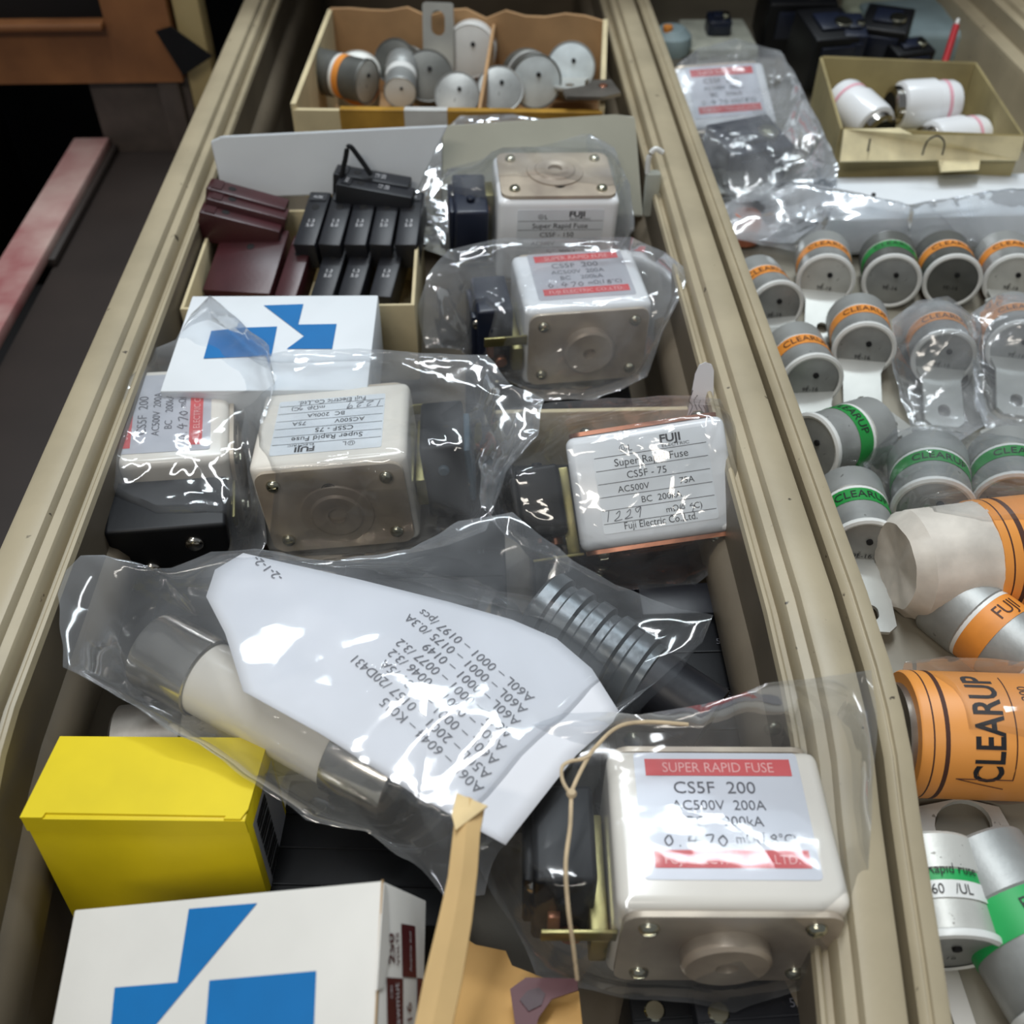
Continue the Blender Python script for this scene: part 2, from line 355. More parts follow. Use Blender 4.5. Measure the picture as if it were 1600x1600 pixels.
for _x, _s, _l in ((-16.2, 1, 0), (10.9, -1, 1)):
    b = NB(); rail(b, _x, _s, LP[:16], -10.2, _l); part_w('side_rail', b, beige, dr)
    b = NB(); rail(b, _x, _s, LP[15:], -10.2, _l); part_w('inner_wall', b, beige_shaded, dr, 'shade-darkened inner wall with a pressed groove')
b = NB(); rbox(b, (-2.7, 51.5, -10.4), (27, 97, .4), .05); part_w('bottom_panel', b, beige_shaded, dr)
b = NB(); rbox(b, (-2.7, 99.6, -5.6), (27, .4, 9), .05); part_w('back_panel', b, beige_shaded, dr)
b = NB(); rbox(b, (-2.7, 3.0, -8.3), (27, .6, 4.4), .1); part_w('front_panel', b, beige, dr)
d2 = thing('steel_drawer', 'second beige steel drawer beside the first, holding round fuses with orange and green bands', 'drawer', loc=(25, 3, -6))
bpy.context.view_layer.update()
b = NB(); rail(b, 11.15, 1, RP, -6.2); part_w('side_rail', b, beige, d2)
b = NB(); rail(b, 37.9, -1, RP2, -6.2, 0); part_w('side_rail', b, beige, d2)
b = NB(); rbox(b, (24.5, 51.5, -5.7), (26.4, 97, .4), .05); part_w('bottom_panel', b, greyfloor, d2)
b = NB(); rbox(b, (24.5, 99.6, -3.2), (26.6, .4, 5.6), .05); part_w('back_panel', b, beige_shaded, d2)
b = NB(); rbox(b, (24.5, 3.0, -6), (26.6, .6, 1.2), .1); part_w('front_panel', b, beige, d2)
# lower pulled-out drawer on the left, with a dusty red rail
d3 = thing('lower_drawer', 'dark lower drawer at the far left with a dusty red and grey rail', 'drawer', loc=(-27, 5, -20))
bpy.context.view_layer.update()
b = NB(); rbox(b, (-28.8, 41, -9.4), (2.6, 67, .8), .15); part_w('rail', b, dustred, d3, 'dusty worn red rail')
b = NB(); rbox(b, (-28.2, 66.8, -9.9), (2.2, 17, .6), .1); part_w('runner', b, darkbrown, d3)
b = NB(); rbox(b, (-21.9, 39, -10.4), (11.0, 71.5, .4), .05); part_w('top_panel', b, darkbrown, d3, 'dark brown top panel')
b = NB(); rbox(b, (-50, 39, -22), (42, 72, .5), .05); part_w('bottom_panel', b, voidm, d3)
b = NB(); rbox(b, (-17.5, 70, -9.6), (1.2, 8, 1.4), .1); part_w('runner_bracket', b, beige_shaded, d3)

# ---------------------------------------------------------------- rectangular fuses
def screw(bm, M, r=.28):
    lathe(bm, [(0, .2), (r*.5, .19), (r*.85, .13), (r, .04), (r, -.05)], 18, M)
    return bm
def rect_fuse(label, M, d=4.65, t=4.4, style='red', block=black, block2=None, end='stub', w_=6.0, switch=True, sl=1.7, sd=.62, cer=ceramic, plate=plate_m, amps='200', name='rectangular_fuse'):
    """origin = centre of the labelled face, +Z out of it, end plates at +-Y, trip switch at -X"""
    f = thing(name, label, 'fuse', M)
    b = NB(); rbox(b, (0, 0, -t/2), (w_, d, t), .34, 4); link('ceramic_body', b, cer, f)
    for s in (-1, 1):
        F = T(0, s*d/2, -t/2) @ (RX(90) if s < 0 else RX(-90) @ RZ(180))   # local +Z = outwards, +Y = label side
        b = NB(); prism(b, [rrect(w_-.35, t-.35, .5)], 0, .16, F); pl = link('end_plate', b, plate, f)
        for sx in (-1, 1):
            for sy in (-1, 1):
                b = NB(); screw(b, F @ T(sx*(w_/2-.85), sy*(t/2-.8), .16)); rbox(b, (0, 0, .19), (.3, .05, .06), 0, 1, F @ T(sx*(w_/2-.85), sy*(t/2-.8), .16) @ RZ(30+sx*20)); link('screw', b, screw_m, pl)
        if end == 'stub':
            b = NB(); lathe(b, [(1.2, .1), (1.2, .55), (1.1, .65), (.3, .65), (.26, .55), (.26, .3), (0, .3)], 36, F); link('terminal', b, plate, f)
        else:
            b = NB(); lathe(b, [(1.45, .14), (1.4, .24), (1.05, .26), (.95, .34), (.6, .36), (.5, .3), (.36, .3), (.34, -.1), (0, -.1)], 36, F @ T(0, -.25, 0)); link('terminal', b, plate, f, 'raised round terminal with threaded hole')
            b = NB(); lathe(b, [(.26, .17), (.3, .2), (.3, .165)], 20, F @ T(-.1, 1.0, 0)); lathe(b, [(0, .19), (.24, .19)], 20, F @ T(-.1, 1.0, 0)); link('rivet_hole', b, black, f)
    if switch:
        b = NB(); rbox(b, (-w_/2-.4-sl/2, 0, -t*.52), (sl, d*sd, t*.82), .16, 3); sw = link('trip_switch', b, block, f)
        b = NB(); rbox(b, (-w_/2-.3, -d*.1, -t*.62), (.5, d*.8, t*.3), .06); rbox(b, (-w_/2-.9, -d/2-.05, -t*.35), (2.0, .12, .5), .03); link('bracket', b, brass, f, 'yellowish metal bracket')
        b = NB(); rbox(b, (-w_/2-2.2, 0, -t*.52), (.3, d*.5, t*.6), .1)
        for k in (-1, 1): cyl(b, .22, 0, .22, 14, T(-w_/2-1.25, k*d*.31+k*.0, -t*.35) @ RX(-90*k))
        link('switch_cover', b, block2 or block, sw)
        for _y, _z in ((-d*.2, -t*.32), (d*.18, -t*.62)):
            b = NB(); screw(b, T(-w_/2-.42-sl, _y, _z) @ RY(-90), .36); link('screw', b, chrome, sw)
        b = NB(); cyl(b, .3, 0, .35, 16, T(-w_/2-1.0, -d*.31-.3, -t*.75) @ RX(90) @ T(0, 0, -.3)); rbox(b, (-w_/2-1.5, -d*.31-.05, -t*.6), (.35, .3, .9), .05); link('terminal_tab', b, copper, sw, 'copper coloured tab')
    # label
    if style == 'red':
        b = NB(); prism(b, [rrect(4.6, 3.75, .12, .05, .28)], -.01, .02); link('label_plate', b, silver, f)
        b = NB(); quadface(b, -1.95, 1.42, 2.12, 1.95, .03); quadface(b, -1.95, -1.28, 2.12, -.78, .03); link('red_band', b, red_p, f, 'red printed bands')
        b = NB(); txt(b, 'SUPER RAPID FUSE', .44, T(.08, 1.53, .04), 'CENTER', .86); txt(b, 'FUJI ELECTRIC CO.,LTD.', .36, T(.08, -1.17, .04), 'CENTER', .93); link('band_lettering', b, redtxt, f)
        b = NB(); txt(b, 'CS5F  '+amps, .52, T(-.1, .88, .035), 'CENTER', 1.05); txt(b, 'AC500V  '+amps+'A', .42, T(-.05, .38, .035), 'CENTER', .98); txt(b, 'BC    200kA', .42, T(.05, -.1, .035), 'CENTER', .98)
        txt(b, 'mΩ(     °C)', .4, T(.25, -.6, .035), 'LEFT', .88)
        link('lettering', b, ink_grey, f)
        b = NB()
        for pts in ([(-1.5, -.35), (-1.62, -.5), (-1.55, -.66), (-1.42, -.55), (-1.48, -.36)], [(-1.25, -.66), (-1.22, -.68)], [(-.85, -.3), (-1.0, -.52), (-.7, -.5)], [(-.78, -.36), (-.86, -.7)], [(-.55, -.38), (-.32, -.36), (-.5, -.72)], [(-.05, -.36), (-.2, -.5), (-.1, -.68), (.02, -.52), (-.08, -.36)],
                    [(1.02, -.28), (.98, -.62)], [(1.3, -.34), (1.2, -.42), (1.36, -.54), (1.26, -.64), (1.18, -.55), (1.34, -.42), (1.28, -.33)]):
            stroke(b, [tuple(v)[:2] for v in smoothpath([(x, y, 0) for x, y in pts], 4)], .045, .036)
        link('handwriting', b, ink_grey, f)
    else:
        b = NB(); prism(b, [rrect(4.3, 3.5, .1, .1, .1)], -.01, .02); link('label_plate', b, silver_w, f)
        b = NB()
        for k in range(6): stroke(b, [(-2.0, 1.22-.5*k), (2.2, 1.22-.5*k)], .022, .03)
        txt(b, 'FUJI', .42, T(.5, 1.46, .035), 'LEFT', 1.15, bold=.03); txt(b, 'ELECTRIC', .16, T(.55, 1.28, .035), 'LEFT', 1.5)
        txt(b, 'Super Rapid Fuse', .4, T(.1, .82, .035), 'CENTER', 1.0); txt(b, 'CS5F - '+amps, .38, T(-.9, .32, .035), 'LEFT', 1.0)
        txt(b, 'AC500V', .34, T(-1.3, -.17, .035)); txt(b, amps+'A', .34, T(1.0, -.17, .035)); txt(b, 'BC  200kA', .34, T(-.5, -.66, .035)); txt(b, 'mΩ(     C)', .32, T(.35, -1.16, .035)); txt(b, 'Fuji Electric Co.,Ltd.', .38, T(.1, -1.56, .035), 'CENTER', .88)
        txt(b, 'ⓊL', .34, T(-1.05, 1.34, .035))
        link('lettering', b, ink, f)
        b = NB()
        for pts in ([(-1.75, -.8), (-1.85, -1.2)], [(-1.5, -.95), (-1.35, -.85), (-1.4, -1.05), (-1.6, -1.2), (-1.3, -1.18)], [(-1.1, -.95), (-.95, -.85), (-1.0, -1.05), (-1.2, -1.18), (-.9, -1.15)], [(-.55, -.8), (-.75, -.85), (-.7, -1.0), (-.55, -.82), (-.65, -1.2)], [(1.0, -.95), (.92, -1.1), (1.05, -1.1), (1.0, -.95)], [(1.35, -.95), (1.25, -1.05), (1.4, -1.05), (1.3, -1.3)]):
            stroke(b, [tuple(v)[:2] for v in smoothpath([(x, y, 0) for x, y in pts], 4)], .03, .036)
        link('handwriting', b, ink_grey, f)
    return f

fE = rect_fuse('cream rectangular fuse with red-banded 200A label, bagged at the front beside the string', T(6.1, 13.5, -.72) @ EUL(0, .4, -1.9), style='red', end='stub')
fD = rect_fuse('white rectangular fuse with plain ruled 75A label tilted toward the front', T(6.13, 27.83, -1.61) @ EUL(41.6, -8.9, 1.2), d=4.35, t=4.2, style='white', amps='75', end='flat', block=black, cer=ceramic_w, plate=copper)
fB = rect_fuse('red-banded rectangular fuse in crumpled bag with a round grey terminal facing forward', T(4.59, 42.1, -1.6) @ EUL(2.7, .7, 6.6), style='red', end='stub', block=navy, cer=ceramic_w)
fC1 = rect_fuse('rectangular fuse with upside-down ruled label and screwed metal end plate facing forward', T(-6.08, 31.3, -1.22) @ EUL(-2.9, -3.9, 1.0) @ RZ(180), d=5.0, t=4.4, style='white', amps='75', end='flat', block=black, block2=teal, cer=ceramic)
MA = T(3.7, 48.0, .5) @ EUL(4, 2, 3) @ T(0, -2.1, -2.33) @ RX(90)
fA = rect_fuse('farthest bagged rectangular fuse standing with its metal end plate up', MA, style='white', amps='150', end='flat', block=navy, cer=ceramic_w)
pc = P(266, 645, -1.6)
fC = rect_fuse('rectangular fuse turned sideways with red label bands, its black switch toward the front', T(pc.x, pc.y, -1.6) @ EUL(4, -4, 98), style='red', end='flat', block=black, w_=5.6, d=4.6, cer=ceramic, sl=2.6, sd=.95)

# ---------------------------------------------------------------- cartons
def carton(label, M, w_, d, h, m, name='carton', flap=True, cat='box'):
    """origin = near left top corner, x right, y away, z up; closed carton with tuck flap seams"""
    c = thing(name, label, cat, M)
    b = NB(); rbox(b, (w_/2, d/2, -h/2), (w_, d, h), .05, 2); link('body', b, m, c)
    return c
# yellow carton
MY = T(-13.4, 15.0, -2.0) @ EUL(-7.6, -1.8, -3.5)
yc = carton('bright yellow cardboard carton at the left front, wedged behind the white carton', MY, 6.4, 2.9, 6.2, yellow)
b = NB(); prism(b, [[(-.02, -.05), (.62, -.05), (.66, .12), (5.85, .08), (5.8, -.02), (6.28, -.02), (6.42, .3), (6.42, 2.9), (-.02, 2.9)]], .0, .07); link('tuck_flap', b, yellow, yc)
b = NB(); prism(b, [[(0, -.55), (0, 0), (6.4, 0), (6.4, -.55), (4.8, -.68), (3.2, -.72), (1.6, -.68)]], 0, .05, RX(90) @ T(0, 0, 0)); link('front_flap', b, yellow, yc)
SY = Matrix(((0, 0, 1, 6.41), (1, 0, 0, 0), (0, 1, 0, 0), (0, 0, 0, 1)))
b = NB(); quadface(b, .35, -5.6, 2.7, -.7, .0, SY); link('side_label', b, silver, yc)
b = NB()
for k in range(22): quadface(b, .6, -5.2+k*.2, 1.6, -5.1+k*.2+.04*(k % 3), .02, SY)
link('bar_code_lines', b, ink, yc)
# front white carton with blue mark
MF = T(-2.79, 11.57, .55) @ EUL(14.9, -18.9, -5.8)
wc = thing('carton', 'large white carton with blue geometric mark at the front left corner of the photo', 'box', MF)
b = NB(); rbox(b, (-4.55, -3.6, -1.35), (9.1, 7.2, 2.7), .05, 2); link('body', b, cardw, wc)
def on_plane(M, uv, off=0.0, axis='z'):
    """pixel outline -> points in the face plane of M (print traced on the flat face)"""
    Mi = M.inverted(); o = Mi @ Vector((0, 0, CAM_H)); out = []
    for u, v in uv:
        d = (Mi.to_3x3()) @ _ray(u, v)
        k = {'z': 2, 'x': 0, 'y': 1}[axis]; t = (off-o[k])/d[k]; q = o+d*t
        out.append((q.x, q.y, q.z))
    return out
def facepoly(bm, pts):
    nrm = None; v = [bm.verts.new(p) for p in pts]
    for a, c, e in tessellate_polygon([[Vector(p) for p in pts]]):
        try: bm.faces.new((v[a], v[c], v[e]))
        except ValueError: pass
    return bm
b = NB()
facepoly(b, on_plane(MF, [(295, 1420), (402, 1411), (232, 1615), (172, 1615), (179, 1543), (277, 1535)], .02))
facepoly(b, on_plane(MF, [(327, 1532), (494, 1517), (489, 1640), (318, 1640)], .02)); link('blue_mark', b, blue_p, wc)
b = NB()
facepoly(b, on_plane(MF, [(627, 1443), (649, 1447), (651, 1528), (629, 1526)], .02, 'x')); facepoly(b, on_plane(MF, [(604, 1527), (630, 1529), (630, 1640), (606, 1640)], .02, 'x')); facepoly(b, on_plane(MF, [(652, 1528), (661, 1529), (658, 1640), (652, 1640)], .02, 'x')); link('maroon_panels', b, maroon_p, wc)
b = NB(); SM = RY(90) @ RZ(0)
# lettering on the right side face reads from near to far
SF = Matrix(((0, 0, 1, .03), (1, 0, 0, 0), (0, 1, 0, 0), (0, 0, 0, 1)))
SF = Matrix(((0, 0, 1, .03), (1, 0, 0, 0), (0, 1, 0, 0), (0, 0, 0, 1)))

def face_text(bm, M, axis, a_px, b_px, string, height, bold=0):
    a = Vector(on_plane(M, [a_px], .03, axis)[0]); c = Vector(on_plane(M, [b_px], .03, axis)[0]); xd = (c-a).normalized()
    n = {'x': Vector((1, 0, 0)), 'z': Vector((0, 0, 1)), 'y': Vector((0, -1, 0))}[axis]; yd = n.cross(xd)
    t = NB(); txt(t, string, 1, I(), 'LEFT', bold=bold); wd = max(v.co.x for v in t.verts)
    for v in t.verts: v.co = a + xd*(v.co.x/wd*(c-a).length) + yd*(v.co.y*height/.72)
    merge(bm, t, None)
face_text(b, MF, 'x', (617, 1506), (616, 1458), '250', .34, .02); face_text(b, MF, 'x', (625, 1508), (623, 1457), 'VOLTS', .17, .02); face_text(b, MF, 'x', (645, 1600), (643, 1565), '16', .3)
link('lettering', b, maroon_p, wc)
b = NB(); face_text(b, MF, 'x', (625, 1625), (622, 1535), 'Shawmut', .26); face_text(b, MF, 'x', (613, 1560), (612, 1540), 'CRI', .12); face_text(b, MF, 'x', (642, 1518), (641, 1456), 'Amptrap dual', .1)
b.transform(T(.02, 0, 0)); link('white_lettering', b, ink_white, wc)
b = NB(); prism(b, [[(-.02, .02), (.02, .02), (.02, -7), (-.02, -7)]], -.03, .03); link('creased_edge', b, cardedge, wc)
# torn end of the white carton
b = NB(); prism(b, [[(0, -.1), (-.1, -2.5), (.25, -2.4), (.5, -1.6), (.35, -.9), (.2, -.2)]], 0, .04, T(0, .05, 0) @ RX(0) @ RY(90) @ RZ(0)); b.transform(T(0, 0, 0)); link('torn_flap', b, cardw, wc)
# back white carton with blue mark
MBk = T(-13.19, 40.29, -1.06) @ EUL(1.2, .6, -.4)
bc = thing('carton', 'white carton with blue arrow-like mark lying before the dark plastic blocks', 'box', MBk)
b = NB(); rbox(b, (4.2, -3.4, -1.6), (8.4, 6.8, 3.2), .07, 2); link('body', b, cardw2, bc)
b = NB()
facepoly(b, on_plane(MBk, [(412, 477), (474, 475), (466, 507), (526, 506), (519, 545), (448, 545), (475, 525)], .03))
facepoly(b, on_plane(MBk, [(330, 517), (377, 512), (433, 510), (424, 556), (318, 560)], .03)); link('blue_mark', b, blue_p, bc)
# open box of dark blocks
rb = thing('open_carton', 'open cream carton filled with maroon and black plastic blocks', 'box', loc=(-13.6, 40.6, -6))
def tray_walls(par, x0, x1, y0, y1, z0, z1, m, th=.18, inner=None):
    for nm, c, s in (('side_wall', ((x0), (y0+y1)/2), (th, y1-y0)), ('side_wall', ((x1), (y0+y1)/2), (th, y1-y0)), ('end_wall', ((x0+x1)/2, y0), (x1-x0+th, th)), ('end_wall', ((x0+x1)/2, y1), (x1-x0+th, th))):
        b = NB(); rbox(b, (c[0], c[1], (z0+z1)/2), (s[0], s[1], z1-z0), .05); part_w(nm, b, m, par)
    b = NB(); rbox(b, ((x0+x1)/2, (y0+y1)/2, z0), (x1-x0, y1-y0, th), .03); part_w('bottom', b, m, par)
bpy.context.view_layer.update()
tray_walls(rb, -13.9, -3.3, 40.6, 49.6, -6.2, -1.9, cardc)
b = NB(); 
q = [P(349, 310, -1.4), P(652, 300, -1.4), P(700, 196, 1.8), P(327, 214, 1.8)]
def board(pts, th):
    bm = NB(); n = (pts[1]-pts[0]).cross(pts[2]-pts[0]).normalized()*th
    a = [bm.verts.new(p) for p in pts]; c = [bm.verts.new(p-n) for p in pts]; k = len(pts)
    bm.faces.new(a); bm.faces.new(c[::-1])
    for i in range(k): bm.faces.new((a[i], a[(i+1) % k], c[(i+1) % k], c[i]))
    bmesh.ops.bevel(bm, geom=bm.edges[:], offset=min(.06, th*.4), segments=2, affect='EDGES'); return bm
b.free(); q2 = [q[0], q[1], q[2], q[3]+(q[2]-q[3])*.05, q[3]+(q[0]-q[3])*.07]
part_w('lid', board(q2, .22), cardw2, rb, 'cool white lid standing open')
# plastic blocks
def block(M, m, label, w_=1.12, L=3.9, t=1.6, grp=None, mark=True):
    """origin at centre of the printed top face, long axis Y"""
    o = thing('fuse_block', label, 'fuse block', M, group=grp)
    b = NB(); rbox(b, (0, 0, -t/2), (w_, L, t), .09, 2); link('case', b, m, o)
    b = NB(); cyl(b, .2, -.1, .02, 16, T(0, L*.2, 0), .02); link('hole', b, voidm, o)
    b = NB(); prism(b, [rrect(w_*.8, .5, .06, 0, L*.38)], 0, .05); link('ridge', b, m, o)
    if mark:
        b = NB(); txt(b, '1.3\n5.0', .32, T(0, -.35, .02), 'CENTER', 1.0); txt(b, 'FUSE', .22, T(0, L*.36, .06), 'CENTER'); link('lettering', b, ink_white, o)
    return o
bm0 = None
for i in range(5):
    p = P(488+i*38, 340, -1.2); lab = ['charcoal plastic block at the left of the upper black row beside the maroon ones', 'second charcoal block from the left in the upper row', 'middle charcoal block of the upper row of five', 'fourth charcoal block of the upper row under the laid pair', 'rightmost charcoal block of the upper row against the carton side'][i]
    M = T(p.x, p.y, -1.2) @ EUL(13, 2*(i % 2)-1, -9+i)
    if i == 0: bm0 = block(M, relay_black, lab, grp='charcoal plastic blocks in the open carton')
    else: dup(bm0, M, lab)
for i, (u, lab) in enumerate(((516, 'charcoal block in the lower row next to the narrow maroon one'), (558, 'unmarked-looking charcoal block in the middle of the lower row'), (606, 'charcoal block at the right end of the lower row'))):
    p = P(u, 418, -2.6); dup(bm0, T(p.x, p.y, -2.6) @ EUL(14, 0, -10), lab)
p = P(588, 296, -.4); dup(bm0, T(p.x, p.y, -.2) @ EUL(8, 0, 82), 'charcoal block laid crosswise on top, nearer of the two')
p = P(585, 280, -.1); bt = dup(bm0, T(p.x-.1, p.y+.35, -.05) @ EUL(8, 0, 83), 'charcoal block laid crosswise on top carrying the black loop')
b = NB(); p = P(556, 278, 0)
tube(b, smoothpath([p+Vector(v) for v in ((-.75, 0, 0), (-.45, .2, .9), (-.2, .3, 1.55), (.25, .2, 1.0), (.8, 0, .15))], 5), .13); tag(link('wire_loop', b, black, world=True), 'small black pointed loop standing on the crosswise block', 'loop')
mm0 = None
for i, (u, v, z, ry, L, lab) in enumerate(((388, 302, -.5, 86, 3.6, 'maroon plastic block lying crosswise, farthest of three'), (388, 318, -.7, 87, 4.2, 'middle maroon plastic block of the crosswise three'), (378, 338, -1.0, 88, 4.2, 'maroon plastic block lying crosswise, nearest of three'))):
    p = P(u, v, z); M = T(p.x, p.y, z) @ EUL(16, 0, ry)
    if mm0 is None: mm0 = block(M, maroon, lab, L=4.0, grp='maroon plastic blocks in the open carton', mark=False)
    else: dup(mm0, M, lab)
p = P(385, 405, -2.4); block(T(p.x, p.y, -2.4) @ EUL(14, 0, -8), maroon, 'wide maroon plastic case at the left of the open carton', w_=3.4, L=4.4, t=2, mark=False)
p = P(460, 412, -2.4); block(T(p.x, p.y, -2.5) @ EUL(14, 0, -9), maroon, 'narrow maroon plastic block between wide maroon case and charcoal blocks', w_=1.1, L=4.2, mark=False)

# grey green board behind the second row and its clip
q = [P(690, 318, -3), P(1004, 338, -3), P(992, 182, .9), P(960, 178, .9), P(690, 196, .9)]
tag(link('divider_plate', board(q, .15), grey_lid, world=True), 'grey green metal divider plate leaning behind the farthest bagged fuse', 'divider')
cl = thing('plastic_clip', 'pale plastic clip with a small hook beside the right drawer rail', 'clip', loc=tuple(P(1012, 330, -2)))
b = NB(); rbox(b, (.1, 0, 1.0), (.75, .6, 2.4), .15); link('body', b, mat('pale_grey_plastic', '#b4b7ad', .4), cl)
b = NB(); tube(b, smoothpath([(-.2, 0, 2.1), (-.2, .1, 2.9), (.1, .2, 3.3), (.5, .2, 3.1)], 5), .14); link('hook', b, fwhite, cl)

# ---------------------------------------------------------------- round fuses
def round_fuse(label, M, r=1.45, L=4.4, band=orange_b, cap=fgrey, face=None, blades=(1, 1), bl=2.6, group=None, text='CLEARUP', rim=True, droop=22, belt=.75, ts=None):
    """axis along local Y, front face at y=0 toward -Y, body runs to +L; blade sticks out of each face"""
    f = thing('round_fuse', label, 'fuse', M, group=group)
    A = RX(90) @ Matrix.Diagonal((1, 1, -1, 1))
    A = Matrix(((1, 0, 0, 0), (0, 0, 1, 0), (0, 1, 0, 0), (0, 0, 0, 1)))   # local Z of lathe -> +Y
    b = NB(); lathe(b, [(r*.93, .02), (r*.97, .0), (r, .06), (r, .2), (r*.95, .24), (r*.95, L*.4), (r*.95, L*.62), (r, L*.64), (r, L-.1), (r*.95, L), (0, L)], 36, A); link('casing', b, cap, f)
    b = NB(); lathe(b, [(0, .05), (r*.9, .03), (r*.93, .05)], 36, A); fc = link('front_face', b, face or cap, f)
    b = NB(); cyl(b, r*.09, -.05, .06, 12, A @ T(r*.1, r*.25, 0), .01); link('vent_hole', b, voidm, fc)
    if r > 1.3 and rim:
        b = NB(); txt(b, '9E-16', .3, Matrix(((1, 0, 0, 0), (0, 0, 1, .0), (0, 1, 0, -r*.32), (0, 0, 0, 1))), 'CENTER', 1.1); link('face_lettering', b, ink, fc)
    if rim:
        b = NB(); lathe(b, [(r*.86, .0), (r*.93, -.05), (r*1.01, .0), (r*1.02, .12), (r*1.0, .2)], 36, A); link('rim', b, fwhite, f, 'white rim')
    y0 = L*.38
    b = NB(); lathe(b, [(r*.955, y0), (r*.965, y0), (r*.965, y0+belt), (r*.955, y0+belt)], 40, A); link('band', b, band, f)
    b = NB(); lathe(b, [(r*.955, y0+belt), (r*.97, y0+belt), (r*.97, y0+belt+.22), (r*.955, y0+belt+.22)], 40, A); link('white_stripe', b, fwhite, f)
    b = NB(); txt(b, text, ts or belt*.8, T(0, y0+belt/2-(ts or belt*.8)*.34, .02), 'CENTER', .9, wrap=r*.965); link('lettering', b, ink_brown if band is orange_b else ink, f)
    for k, on in enumerate(blades):
        if not on: continue
        wd = r*1.2; b = NB()
        if k == 0:      # tongue bent out of the front face, sloping down toward the free end
            pl_ = [(-r*.8, .25), (r*.8, .25), (r*.72, -.15), (wd/2, -.6), (wd/2, -bl+.3), (wd/2-.3, -bl), (-wd/2+.3, -bl), (-wd/2, -bl+.3), (-wd/2, -.6), (-r*.72, -.15)]
            prism(b, [pl_, [(x, y-bl+.85) for x, y in rrect(.55, .7, .27)]], -.08, .08); b.transform(T(0, -.03, -r*.45) @ RX(droop))
        else:
            prism(b, [[(-wd/2, 0), (wd/2, 0), (wd/2, -1.6), (wd/2-.3, -1.9), (-wd/2+.3, -1.9), (-wd/2, -1.6)], circ(.3, 0, -1.2, 14)], -.08, .08); b.transform(T(0, L, 0) @ RZ(180))
        link('blade', b, tin, f)
    return f
def at(u, v, z=-4.05): return P(u, v, z)
def RF(u, v, yaw=0, z=-4.05, pitch=0, roll=0):
    p = P(u, v, z); return T(p.x, p.y, z) @ EUL(pitch, 0, yaw) @ RY(roll)
Rrows = [
 (1212, 482, 8, orange_b, fgrey, fgrey, (1, 1), 'round fuse with orange band nearest the rail in the farthest row but one'),
 (1290, 440, -12, orange_b, fgrey, flight, (1, 1), 'round fuse with pale orange band, left of the green one in the far row'),
 (1393, 440, -14, green_b, fdark, fgrey, (0, 1), 'round fuse with green band in the far row between orange-banded ones'),
 (1488, 440, -10, orange_b, fdark, fdark, (0, 1), 'dark grey round fuse with orange band right of the green one in the far row'),
 (1583, 440, -12, orange_b, fgrey, flight, (1, 1), 'orange-banded round fuse cut by the right edge in the far row'),
 (1268, 598, 2, orange_b, fgrey, fgrey, (1, 1), 'round fuse with strong orange band close to the rail in the third row'),
 (1350, 548, -10, orange_b, fgrey, fgrey, (1, 1), 'round fuse with orange band and a long bare white blade pointing forward'),
 (1475, 560, -10, orange_b, fgrey, fgrey, (1, 1), 'round fuse with pale orange band inside a crumpled clear bag'),
 (1592, 545, -14, orange_b, fgrey, fgrey, (1, 1), 'orange-banded round fuse in the clear bag at the right edge'),
]
for u, v, yw, bd, cp, fc_, bl_, lab in Rrows:
    round_fuse(lab, RF(u, v, yw, -3.9, -6), L=3.2, bl=3.2, band=bd, cap=cp, face=fc_, blades=bl_, text='CLEARUP')
p = P(1268, 700, -3.9); round_fuse('round fuse with green band lying askew across the others by the rail', T(p.x, p.y, -3.9) @ EUL(-8, 0, -62), L=3.6, r=1.5, band=green_b, text='CLEARUP', blades=(0, 1))
round_fuse('green-banded round fuse right of the askew one, half under plastic', RF(1458, 800, -16, -3.8, -6), L=3.6, r=1.6, band=green_b, text='CLEARUP', blades=(1, 1))
round_fuse('green-banded round fuse at right edge behind the orange tube', RF(1585, 792, -18, -3.8, -6), L=3.6, r=1.6, band=green_b, text='CLEARUP', blades=(0, 1))
round_fuse('green-banded round fuse by the rail with holed white blade lying on the drawer floor', RF(1350, 858, -6, -4.0, -6), L=3.6, r=1.4, droop=10, band=green_b, blades=(1, 0), bl=3.3)
p = P(1628, 1050, -4.2); round_fuse('grey round fuse with orange band between the two orange tubes', T(p.x, p.y, -4.2) @ EUL(0, 0, 32), r=1.5, L=4.2, band=orange_b, text='FUJI', blades=(0, 1), belt=.9)
f17 = round_fuse('pale round fuse with green rapid fuse label and holed plate behind, nearest the rail', RF(1480, 1490, -4, -3.9, 5), r=1.5, L=2.9, band=green_br, cap=flight, face=fgrey, blades=(0, 0), text=' ', belt=1.1)
b = NB(); lathe(b, [(1.46, 1.02), (1.468, 1.02), (1.468, 1.5), (1.46, 1.5)], 40, Matrix(((1, 0, 0, 0), (0, 0, 1, 0), (0, 1, 0, 0), (0, 0, 0, 1)))); link('white_label', b, fwhite, f17)
b = NB(); txt(b, '160   /UL', .4, T(-.1, 1.12, .03), 'CENTER', .85, wrap=1.465); txt(b, 'Super Rapid Fuse', .4, T(-.3, 1.68, .03), 'CENTER', .8, wrap=1.465); link('rating_lettering', b, ink, f17)
_q = [P(u, v, -5.0) for u, v in ((1430, 1262), (1500, 1248), (1560, 1262), (1592, 1318), (1560, 1345), (1520, 1400), (1440, 1400))]
_h = [P(1505+43*math.cos(t)+14*math.sin(t), 1291-10*math.cos(t)+38*math.sin(t), -5.0) for t in [2*math.pi*k/24 for k in range(24)]]
b = NB(); prism(b, [[(p.x, p.y) for p in _q], [(p.x, p.y) for p in _h]], -5.15, -4.95)
bpy.context.view_layer.update(); part_w('holed_plate', b, flight, f17, 'flat plate with a large round hole')
